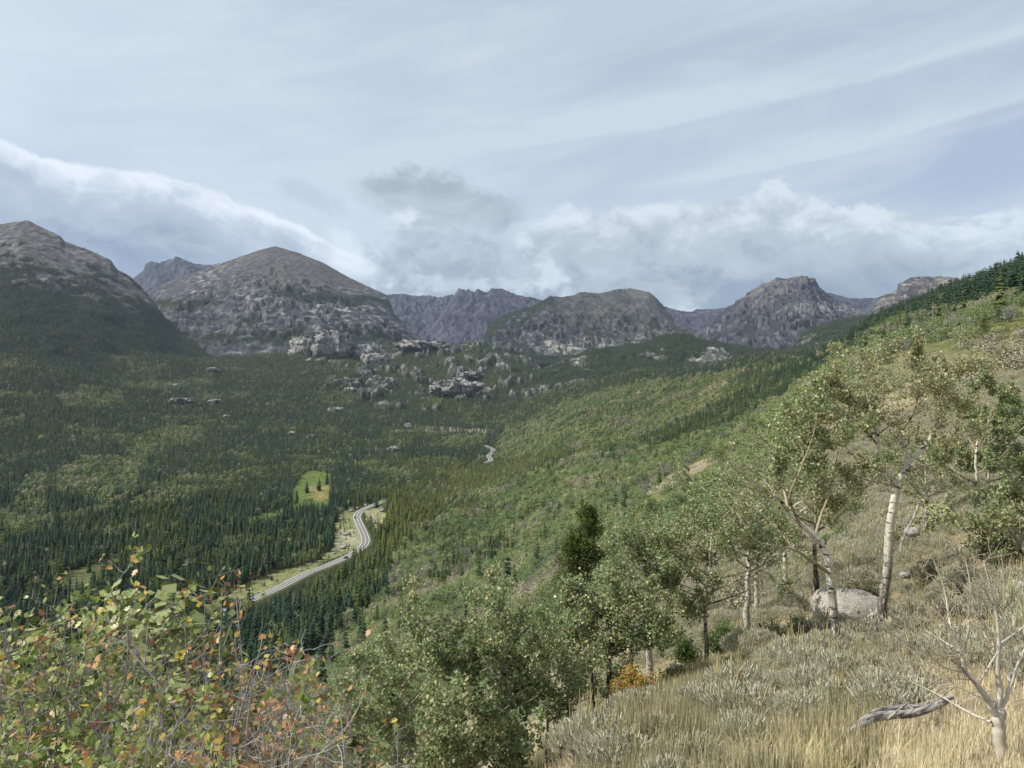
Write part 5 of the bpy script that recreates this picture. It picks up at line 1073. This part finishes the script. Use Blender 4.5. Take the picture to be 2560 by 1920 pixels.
shrub('maple_shrub', 215, 3.4, 'low maple shrub in bronze and green at the bottom edge', 'shrub', 406, tops(130, 330, lambda x: 712 + (x - 130) * .06, 15, 60), [(36, (.19, .24, .06)), (20, (.28, .32, .1)), (10, (.5, .38, .1)), (20, (.46, .25, .12)), (8, (.34, .16, .08)), (6, (.6, .45, .25))], .035, 1500, patch=.6)
shrub('maple_shrub', 365, 3.9, 'thin maple shoots with a few orange leaves, right end of the maples', 'shrub', 407, [(340, 706, 0), (398, 728, 0), (356, 748, 0), (330, 722, 0), (345, 740, .2)], [(20, (.2, .22, .06)), (20, (.5, .36, .08)), (30, (.48, .24, .10))], .036, 130, patch=.6)
shrub('bare_branch', 262, 3.9, 'forked bare silver branch sticking out among the maple leaves', 'dead branch', 408, [(270, 690, 0), (238, 706, -.1), (214, 742, 0), (196, 744, -.1), (236, 652, .1), (122, 640, 0)], PAL_MAPLE, n=0, stemcol=(.52, .50, .47), r0=.016, Lf=(.22, .12, .06))
# --- other shrubs
G_Y = [(40, (.55, .36, .06)), (25, (.48, .25, .05)), (18, (.36, .32, .08)), (12, (.2, .2, .05))]
def low_shrub(px, py, D, w, h, label, seed, pal, n=1500, leaf=.04, ns=14, name='shrub', lobed=False, dens=(2., 2.2, 1.6), stemcol=(.25, .21, .17)):
    b = at(px, py, D); r = np.random.default_rng(seed + 9); b[2] = G1(b[0], b[1]); py = 384 - b[2] / D * F
    tp = [(px + w * math.cos(a) * q, py - h * (1 - .5 * q * q) * r.uniform(.7, 1.05), r.uniform(-1, 1) * w / F * D * .8) for a, q in zip(r.uniform(0, 6.28, ns), r.uniform(0, 1, ns) ** .6)]
    s = h / F * D
    return shrub(name, px, D, label, 'shrub', seed, tp, pal, leaf, n, stemcol, lobed, b, .012, (.32 * s, .2 * s, .1 * s), dens)
low_shrub(634, 722, 12.2, 25, 42, 'round orange-yellow shrub in front of the aspen trunks', 411, G_Y, 3600, .036, 24)
low_shrub(676, 700, 12.8, 20, 26, 'small yellow-green shrub right of the orange one', 412, [(3, (.36, .33, .08)), (4, (.18, .21, .06))], 1500, .034)
PG = [(40, (.11, .19, .045)), (30, (.15, .22, .06)), (10, (.24, .27, .08)), (12, (.08, .12, .04))]
low_shrub(722, 650, 17.5, 22, 34, 'bright green leafy shrub under the straight white aspens', 413, PG, 4200, .045, 26)
low_shrub(775, 662, 15, 28, 26, 'dark green shrub in front of the thin white aspen', 414, [(5, (.10, .13, .055)), (3, (.16, .17, .07))], 4000, .04, 26)
low_shrub(801, 650, 15.5, 20, 24, 'green shrub left of the flat boulder', 415, [(5, (.12, .15, .06)), (3, (.20, .20, .09))], 2800, .04, 22)
low_shrub(740, 690, 12.6, 26, 18, 'dull olive shrub at the rim of the grassy bank', 416, [(5, (.11, .13, .06)), (3, (.17, .17, .08))], 2800, .036, 22)
low_shrub(688, 672, 16, 18, 30, 'many-stemmed green shrub behind the crooked aspen', 417, PG, 2400, .042, 20)
low_shrub(670, 650, 20, 18, 28, 'green bush behind the thick white trunk', 418, PG, 2400, .05, 20)
low_shrub(1002, 560, 14, 34, 50, 'olive green shrub at the right edge above the sagebrush', 419, [(5, (.13, .15, .06)), (3, (.20, .20, .09))], 3600, .04, 24)
low_shrub(935, 548, 17, 26, 34, 'dull green shrub right of the forked aspen trunk', 420, [(5, (.14, .15, .08)), (3, (.20, .19, .11))], 2400, .04, 22)
low_shrub(862, 580, 19, 30, 36, 'olive shrub behind the flat boulder', 421, [(5, (.14, .15, .07)), (3, (.20, .19, .1))], 2400, .045, 22)
low_shrub(985, 398, 40, 22, 34, 'grey leafless shrub on the slope near the right edge', 422, [(1, (.3, .25, .2))], 0, .04, 26, dens=(4, 4, 1), stemcol=(.33, .29, .28))
low_shrub(1012, 392, 42, 22, 30, 'dark green shrub behind the grey leafless one', 423, PG, 2500, .10, 24)
# --- boulders and log
def m_gran(x, b):
    co = obj_co(x); n = x.noise(co, 2.4, 6, .65); n2 = x.noise(co, 26, 5, .7); n3 = x.noise(co, 6, 5, .7)
    c = x.mix(x.ss(n2, .32, .68), (.25, .23, .20), (.52, .49, .43)); c = x.mix(x.mul(x.ss(n, .5, .66), .6), c, (.34, .33, .24)); c = x.mix(x.ss(n3, .62, .68), c, (.12, .115, .10))
    x.put(b.inputs['Base Color'], c); bump(x, b, x.add(n2, x.mul(n3, 2.)), .03, .9)
M_GRAN = mat('lichened_granite', m_gran, .95, .1)
def rockmesh(seed, nu=48, nv=26, amp=.22, fl=.6):
    u, v = np.meshgrid(np.linspace(0, 2 * math.pi, nu, endpoint=False), np.linspace(.02, math.pi * .98, nv)); d = np.stack([np.cos(u) * np.sin(v), np.sin(u) * np.sin(v), np.cos(v)], -1)
    s = seed * 3.7; n = fbm(d[..., 0] * 1.3 + s, d[..., 1] * 1.3 + d[..., 2] * 1.7 + s, 5, seed % 9, .6) + .5 * ridged(d[..., 0] * 1.6 + d[..., 2] + s, d[..., 1] * 1.6 - d[..., 2], 4, 3) - .25
    p = d * (1 + amp * n)[..., None]; p = np.sign(p) * np.abs(p) ** .86; p[..., 2] *= fl
    V = p.reshape(-1, 3); f = []
    i = np.arange(nv - 1)[:, None] * nu + np.arange(nu)[None]; j = np.arange(nv - 1)[:, None] * nu + (np.arange(nu)[None] + 1) % nu
    return V, np.stack([i.ravel(), i.ravel() + nu, j.ravel() + nu, j.ravel()], 1)
def boulder(px, py, D, w, h, label, seed, name='boulder', m=None, rz=0., amp=.22, group=None, dp=1.):
    V, f = rockmesh(seed, amp=amp); V = V - V.min(0) * [0, 0, 1]; sx = w / F * D / (V[:, 0].max() - V[:, 0].min()); sz = h / F * D / V[:, 2].max() / .8
    o = mesh_np(name, V * [sx, sx * dp, sz], f, m or M_GRAN); b = at(px, py, D); o.location = (b[0], b[1], b[2] - h / F * D * .12); o.rotation_euler.z = rz
    return tag(o, label, 'boulder' if name == 'boulder' else 'rock outcrop', group)
boulder(848, 627, 16.4, 70, 34, 'wide flat-topped tan boulder between the leaning and the forked aspen', 3)
boulder(678, 680, 14.4, 24, 14, 'small lichened grey boulder right of the orange shrub', 5)
boulder(693, 678, 14.8, 18, 9, 'low grey stone next to the small lichened boulder', 6)
boulder(716, 700, 13, 14, 8, 'little stone at the rim of the bank', 7)
boulder(905, 578, 17, 10, 6, 'pale stone just right of the forked trunk', 8)
boulder(912, 536, 21, 14, 8, 'pale grey stone higher up the slope', 9)
def m_log(x, b):
    co = obj_co(x); mp = x.node('ShaderNodeMapping'); x.put(mp.inputs[0], co); mp.inputs['Scale'].default_value = (5, 34, 34)
    n = x.noise(mp.outputs[0], 1, 6, .7); x.put(b.inputs['Base Color'], x.mix(x.ss(n, .35, .62), (.06, .055, .05), (.50, .475, .44))); bump(x, b, n, .02, 1.)
M_LOG = mat('weathered_wood', m_log, .95, .05)
def log_piece(p0, p1, r0, r1, label, seed, stubs=2, name='fallen_log'):
    r = np.random.default_rng(seed); a, b = np.array(p0), np.array(p1); L = np.linalg.norm(b - a); g = Geo(); n = 26
    P = np.stack([np.linspace(0, L, n), .03 * np.sin(np.linspace(0, 5, n)), .025 * np.sin(np.linspace(0, 7, n))], 1); R = np.interp(np.linspace(0, 1, n), [0, .1, .5, 1], [r0 * .3, r0, (r0 + r1) / 2, r1]) * (1 + r.normal(0, .10, n))
    tube(g, P, R, 10); 
    for q in range(stubs):
        x = r.uniform(.3, .9) * L; d = np.array([r.uniform(-.5, .5), r.choice([-1, 1]) * .6, .7]); tube(g, [(x, 0, 0), np.array([x, 0, 0]) + d * .12, np.array([x, 0, 0]) + d * .22 + [.03, 0, 0]], [r1 * .45, r1 * .25, .004], 5)
    o = g.build(name, M_LOG, True); d = Vector(b - a).normalized(); o.location = Vector(a); o.rotation_mode = 'QUATERNION'; o.rotation_quaternion = d.to_track_quat('X', 'Z'); return tag(o, label, 'log')
log_piece(at(850, 733, 5.1), at(948, 697, 5.5), .032, .026, 'weathered silver log lying in the grass by the bare sapling', 1, 3)
log_piece(at(858, 722, 5.3), at(975, 694, 5.9), .022, .02, 'thin cracked branch lying along the silver log', 2, 1)
log_piece(at(1012, 684, 5.5), at(1040, 668, 5.8), .04, .03, 'grey wood stub at the right edge behind the sapling', 3, 0)
log_piece(at(857, 633, 15.2), at(884, 604, 15.9), .05, .09, 'dark broken root leaning on the flat boulder', 4, 2)
log_piece(at(900, 552, 20), at(918, 503, 20.5), .03, .03, 'bleached dead stem leaning right behind the forked trunk', 5, 1)
# --- granite outcrops across the valley
def m_out(x, b):
    co = obj_co(x); n = x.noise(co, .05, 6, .7); mp = x.node('ShaderNodeMapping'); x.put(mp.inputs[0], co); mp.inputs['Scale'].default_value = (.12, .12, .03); n2 = x.noise(mp.outputs[0], 1, 6, .7); n3 = x.noise(co, .02, 3, .6)
    c = x.mix(x.ss(n2, .38, .6), (.12, .12, .12), (.42, .40, .37)); c = x.mix(x.ss(n, .52, .62), c, (.26, .25, .24)); c = x.mix(x.ss(n3, .6, .66), c, (.05, .065, .035)); x.put(b.inputs['Base Color'], c); bump(x, b, x.add(n2, n), 5, 1.)
M_OUT = mat('granite_outcrop', m_out, .95, .1)
for i, (a, b, w, h, k) in enumerate(ROCKS):
    gx, gy, gz_ = ray_ground(a, b); V, f = rockmesh(40 + i, 44 if w > 9 else 20, 24 if w > 9 else 12, amp=.5); V[:, 2] -= V[:, 2].min(); sx = w / F * gy / np.ptp(V[:, 0]); sz = h / F * gy / V[:, 2].max() / .86
    fr = {'c': .55, 'd': 1.0, 's': 1.5, 'r': 1.}[k]; V = V * [sx, sx * fr, sz * (.9 if k != 's' else 1.)]
    if k == 's': V = V + np.stack([fbm(V[:, 0] / 9, V[:, 1] / 9, 4, i), fbm(V[:, 0] / 12 + 9, V[:, 1] / 12, 4, i), .5 * fbm(V[:, 0] / 6, V[:, 1] / 6, 4, i + 5)], 1) * w / F * gy * .3
    if k in 'cd': V = V + (np.stack([fbm(V[:, 0] / 22, V[:, 2] / 60 + V[:, 1] / 50, 5, i), fbm(V[:, 0] / 14 + 5, V[:, 2] / 90, 4, i + 3), .6 * fbm(V[:, 0] / 30, V[:, 1] / 30, 4, i + 6)], 1) * w / F * gy * .22)
    nm = 'boulder' if k == 'r' else 'rock_outcrop'; o = mesh_np(nm, V, f, M_OUT); o.location = (gx, gy + sx * .5, G1(gx, gy) - h / F * gy * (.34 if k != 'r' else .2)); o.rotation_euler.z = (i * 1.7 % 1.) - .5
    tx = {'c': 'tall cracked cliff block at the foot of the brown pyramid mountain', 'd': 'rounded granite dome rising from the far forest', 's': 'pale granite slab showing through the forest', 'r': 'pale boulder in the clearing beside the road'}[k]
    own = {0: 'left of the three cracked cliff blocks below the brown pyramid mountain', 1: 'largest of the three cracked cliff blocks, the middle one', 2: 'small cracked cliff block, right of the largest', 11: 'broad dark-sided granite knob in the middle of the forest', 3: 'long low granite dome at the head of the valley', 23: 'single pale stone in the aspens at far left', 17: 'pale flat slab alone in the left forest'}.get(i)
    tag(o, own or tx, 'boulder' if k == 'r' else 'rock outcrop', None if own else {'c': 'cliff blocks', 'd': 'granite domes in the far forest', 's': 'granite slabs in the forest', 'r': 'boulders beside the road'}[k])
# --- sagebrush and grass
def sage_parts(seed, n=900, stalks=0):
    r = np.random.default_rng(seed); st = Geo(); lf = Geo()
    for i in range(34 if n > 500 else 90):
        a = r.uniform(0, 6.283); q = r.uniform(.1, 1); e = np.array([math.cos(a) * q * .5, math.sin(a) * q * .5, .62 * (1 - .45 * q * q) * r.uniform(.6, 1)])
        tube(st, [(0, 0, -.05), e * [.45, .45, .4] + r.normal(0, .03, 3), e], [.012, .007, .002], 4, 0, np.array([.15, .12, .11]) * r.uniform(.6, 1.3))  # woody purple-grey stems, colour darkened to stand for shade inside the bush
    a = r.uniform(0, 6.283, n); q = r.uniform(0, 1, n) ** .5; C = np.stack([np.cos(a) * q * .56, np.sin(a) * q * .56, .60 * (1 - .5 * q * q) * r.uniform(.55, 1.08, n)], 1)
    k = np.stack([np.cos(a) * q * .5, np.sin(a) * q * .5, np.ones(n)], 1) + r.normal(0, .28, (n, 3)); k /= np.linalg.norm(k, axis=1)[:, None]; s = np.cross(k, r.normal(0, 1, (n, 3))); s /= np.linalg.norm(s, axis=1)[:, None]
    L = r.uniform(.05, .12, n)[:, None]; w = .0085; V = np.stack([C - s * w, C + s * w, C + k * L + s * w * .5, C + k * L - s * w * .5], 1); c = pick_cols(r, n, [(5, (.42, .42, .31)), (3, (.55, .53, .40)), (2, (.26, .26, .19)), (2, (.58, .51, .35))])
    lf.add(V.reshape(-1, 3), np.arange(4 * n).reshape(-1, 4), 0, np.repeat(c, 4, axis=0))
    for i in range(stalks):
        a = r.uniform(0, 6.283); q = r.uniform(0, .5); p = np.array([math.cos(a) * q, math.sin(a) * q, .4]); e = p + [r.normal(0, .05), r.normal(0, .05), r.uniform(.35, .62)]; tube(lf, [p, (p + e) / 2, e], [.006, .013, .004], 4, 0, np.array([.42, .37, .20]) * r.uniform(.8, 1.2))
    return st, lf
def grass_parts(seed, n=40, h=.4, pal=((.68, .58, .36), (.54, .45, .27), (.78, .70, .48)), lean=.5, w=.004):
    r = np.random.default_rng(seed); g = Geo()
    for i in range(n):
        a = r.uniform(0, 6.283); b = np.array([r.normal(0, .06), r.normal(0, .06), -.02]); L = h * r.uniform(.5, 1.15); o = np.array([math.cos(a), math.sin(a), 0]) * lean * r.uniform(.1, 1); s = np.array([-math.sin(a), math.cos(a), 0]) * w
        p1 = b + [0, 0, L * .5] + o * L * .25; p2 = b + [0, 0, L * .9] + o * L * .8
        g.add([b - s, b + s, p1 + s * .8, p1 - s * .8, p2], [[0, 1, 2], [0, 2, 3], [3, 2, 4]], 0, np.array(pal[r.integers(0, len(pal))]) * r.uniform(.75, 1.2))
    return g
def colcoll(name, geos):
    c = bpy.data.collections.new(name)
    for i, g in enumerate(geos): c.objects.link(g.build('%s_%s' % (name, 'abcdefgh'[i]), M_BLADE, link=False, cols=True))
    return c
SG = [sage_parts(500 + i, (1500, 1300, 1500, 260)[i], (0, 10, 5, 3)[i]) for i in range(4)]
P_SAGE = []
for st, lf in SG:
    root = bpy.data.objects.new('sagebrush', None); st.build('stems', M_TWIG, True, False, root, True); lf.build('foliage', M_BLADE, False, False, root, True); P_SAGE.append(root)
def in_front(px, py): return 384 < py
def gpt(px, D): x = (px - 512) / F * D; return np.array([x, D, G1(x, D)])
rr = np.random.default_rng(900); spots = []
GAPS = [(1000, 3.6, .55), (905, 5.3, .6), (960, 4.4, .9), (985, 3.2, .8), (1030, 4.0, .7)]
for t in range(9000):
    D = math.sqrt(rr.uniform(3.1 ** 2, 17 ** 2)); px = rr.uniform(560, 1060); p = gpt(px, D); py = 384 - p[2] / D * F
    if py > 830 or py < 470: continue
    if D > 9 and px < 760 - (D - 9) * 4: continue
    dry = (px - 880) * 1. + (py - 700) * 2.2
    if dry > 10 and D < 6.5 and rr.random() < .93: continue
    if any(math.hypot(p[0] - (q[0] - 512) / F * q[1], D - q[1]) < q[2] for q in GAPS): continue
    s = rr.uniform(.4, .85) if D > 5.5 else rr.uniform(.28, .5)
    if any(math.hypot(p[0] - q[0][0], p[1] - q[0][1]) < (s + q[1]) * .50 for q in spots): continue
    spots.append((p, s, px, py)); 
    if len(spots) >= 130: break
spots.sort(key=lambda q: q[0][1])
for k, (p, s, px, py) in enumerate(spots):
    vi = int(rr.choice(4, p=[.26, .2, .24, .30])) if px > 640 else 1; pr = P_SAGE[vi]; o = pr.copy(); COL.objects.link(o); o.location = p; o.rotation_euler.z = rr.uniform(0, 6.28); o.scale = (s, s, s * rr.uniform(.75, 1.1))
    wh = 'near grassy bank' if p[1] < 8 else 'slope round the aspen trunks'; kd = ('silvery leafy', 'tall-stalked grey-green', 'grey-green', 'bare purple-grey')[vi]
    tag(o, '%s sagebrush bush on the %s' % (kd, wh), 'sagebrush', '%s sagebrush on the %s' % (kd, wh))
    for ch in pr.children: c = ch.copy(); COL.objects.link(c); c.parent = o
V_GR = colcoll('grass_kind', [grass_parts(600 + i, 46, .20, lean=.75, w=.0028) for i in range(3)])
V_ST = colcoll('stalk_kind', [grass_parts(610 + i, 26, .36, ((.42, .38, .22), (.36, .34, .20), (.50, .44, .27)), .22, .005) for i in range(3)])
V_LG = colcoll('long_grass_kind', [grass_parts(620 + i, 70, .30, ((.66, .58, .32), (.58, .5, .26)), 1.7, .0018) for i in range(2)])
V_SG = bpy.data.collections.new('sage_kind')
for i, (st, lf) in enumerate(SG[:3]): V_SG.objects.link(lf.build('sage_kind_' + 'abc'[i], M_BLADE, link=False, cols=True))
def field(D0, D1, n, seed, p0=470, p1=1070):
    r = np.random.default_rng(seed); D = np.sqrt(r.uniform(D0 ** 2, D1 ** 2, n)); px = r.uniform(p0, p1, n); x = (px - 512) / F * D; return px, D, x, gz_full(x, D), r
px, D, x, z, r = field(2.2, 26, 24000, 1, 470, 1330); py = 384 - z / D * F
k = ((fbm(x * 1.3, D * 1.3, 3, 17) > -.04) | (D < 5.2)) & (px > 560 - D * 3) & (r.random(len(px)) < np.where(D < 9, 1, .55)); dry = ((px - 880) + (py - 700) * 2.2 > -60) | (r.random(len(px)) < .55); k &= dry; P = np.stack([x, D, z], 1)[k]
scatter('dry_grass', 'dry straw-coloured grass on the sunny bank', V_GR, P, r.uniform(.45, 1.1, k.sum()) * np.interp(P[:, 1], [3, 6], [.55, 1.]), np.zeros(k.sum()))
px, D, x, z, r = field(4.2, 14, 5200, 2, 480, 900); py = 384 - z / D * F
k = (px < 880) & (fbm(x * .8, D * .8, 3, 7) > -.12); P = np.stack([x, D, z], 1)[k]
scatter('grass_stalks', 'upright pale seed stalks in front of the aspens', V_ST, P, r.uniform(.5, 1.0, k.sum()), np.zeros(k.sum()))
P = np.array([gpt(a, b) for a, b in [(815, 4.6), (800, 4.7), (830, 4.5), (790, 4.9), (840, 4.2), (770, 5.0), (745, 5.2)]])
scatter('long_grass', 'long arching yellow grass near the silver log', V_LG, P, np.full(len(P), .85), np.zeros(len(P)))
px, D, x, z, r = field(19, 75, 6200, 3, 640, 1300); k = r.random(len(px)) < .75; P = np.stack([x, D, z], 1)[k]
scatter('far_sagebrush', 'grey sagebrush covering the higher slope', V_SG, P, r.uniform(.5, 1.1, k.sum()) * np.interp(P[:, 1], [19, 30], [.6, 1.1]), np.zeros(k.sum()))
px, D, x, z, r = field(24, 90, 11000, 4, 620, 1250); P = np.stack([x, D, z], 1)
scatter('slope_grass', 'dry grass between the shrubs of the higher slope', V_GR, P, r.uniform(1., 2., len(P)), np.zeros(len(P)))

# stones and litter on the dry bank
V_STN = bpy.data.collections.new('stone_kind')
for i in range(3):
    V, f = rockmesh(70 + i, 14, 8, .5); V_STN.objects.link(mesh_np('stone_kind_' + 'abc'[i], V * .5, f, M_GRAN, link=False))
px, D, x, z, r = field(2.6, 20, 900, 9, 560, 1070); k = fbm(x * .7, D * .7, 3, 31) > -.05
scatter('small_stones', 'small grey stones lying in the dry grass', V_STN, np.stack([x, D, z - .01], 1)[k], r.uniform(.02, .11, k.sum()) , np.zeros(k.sum()))
def litter(seed):
    r = np.random.default_rng(seed); g = Geo()
    for i in range(9):
        p = np.array([r.normal(0, .2), r.normal(0, .2), r.uniform(.005, .05)]); a = r.uniform(0, 6.28); L = r.uniform(.08, .35); d = np.array([math.cos(a), math.sin(a), r.uniform(-.1, .35)]); q = p + d * L * .5 + r.normal(0, .015, 3)
        tube(g, [p, q, p + d * L + r.normal(0, .02, 3)], [.005, .004, .002], 4, 0, np.array([.34, .31, .27]) * r.uniform(.5, 1.2))
    return g
V_LIT = colcoll('twig_kind', [litter(i) for i in range(4)])
px, D, x, z, r = field(4.2, 16, 260, 12, 560, 1070)
scatter('fallen_twigs', 'grey fallen twigs among the sagebrush', V_LIT, np.stack([x, D, z + .01], 1), r.uniform(.35, .8, len(x)), np.zeros(len(x)))
for i, (px, py, D, w, h) in enumerate(((905, 505, 26, 20, 26), (955, 470, 30, 24, 26), (1000, 470, 28, 22, 28), (935, 430, 44, 20, 22), (970, 440, 40, 24, 22), (885, 440, 50, 18, 22), (1015, 440, 36, 20, 26), (985, 610, 10.5, 18, 20), (840, 500, 34, 24, 24))):
    low_shrub(px, py, D, w, h, ('low olive shrub just right of the tall forked trunk', 'grey-green shrub between the forked trunk and the twin-stemmed aspen', 'bright green shrub just below the twin-stemmed aspen', 'olive shrub behind the crown of the forked aspen', 'grey-green shrub above the twin-stemmed aspen', 'bright green shrub behind the left limbs of the forked aspen', 'olive shrub at the right edge beside the twin-stemmed aspen', 'small grey-green shrub behind the bare sapling', 'green shrub behind the leaning aspen crown')[i], 440 + i, [[(5, (.17, .19, .08)), (3, (.25, .25, .12))], [(5, (.22, .22, .15)), (3, (.28, .27, .19))], PG][i % 3], 1500, .0026 * D, 18)

P = []
r = np.random.default_rng(44)
for i in range(800):
    D = r.uniform(3.0, 5.4); px = r.uniform(880, 1300); P.append(gpt(px, D))
scatter('short_grass', 'short matted straw grass round the bare sapling', V_GR, np.array(P), r.uniform(.3, .6, len(P)), np.zeros(len(P)))
# ------------------------------------------------------------------ the air: one closed box of thin haze round everything
def build_haze():
    x0, x1, y0, y1, z0, z1 = -12500, 12500, -60, 15500, -2600, 2250
    V = [(a, b, c) for c in (z0, z1) for b in (y0, y1) for a in (x0, x1)]
    Fq = [(0, 2, 3, 1), (4, 5, 7, 6), (0, 1, 5, 4), (2, 6, 7, 3), (0, 4, 6, 2), (1, 3, 7, 5)]
    m = bpy.data.materials.new('haze'); m.use_nodes = True; nt = m.node_tree; nt.nodes.clear()
    v = nt.nodes.new('ShaderNodeVolumePrincipled'); v.inputs['Density'].default_value = HAZE; v.inputs['Color'].default_value = (.62, .77, 1, 1); v.inputs['Anisotropy'].default_value = .1
    o = nt.nodes.new('ShaderNodeOutputMaterial'); nt.links.new(v.outputs[0], o.inputs['Volume'])
    h = mesh_np('haze', np.array(V, float), np.array(Fq), m, smooth=False); tag(h, 'thin blue mountain haze', 'haze', None, 'stuff')
HAZE = 2.0e-5
build_haze()
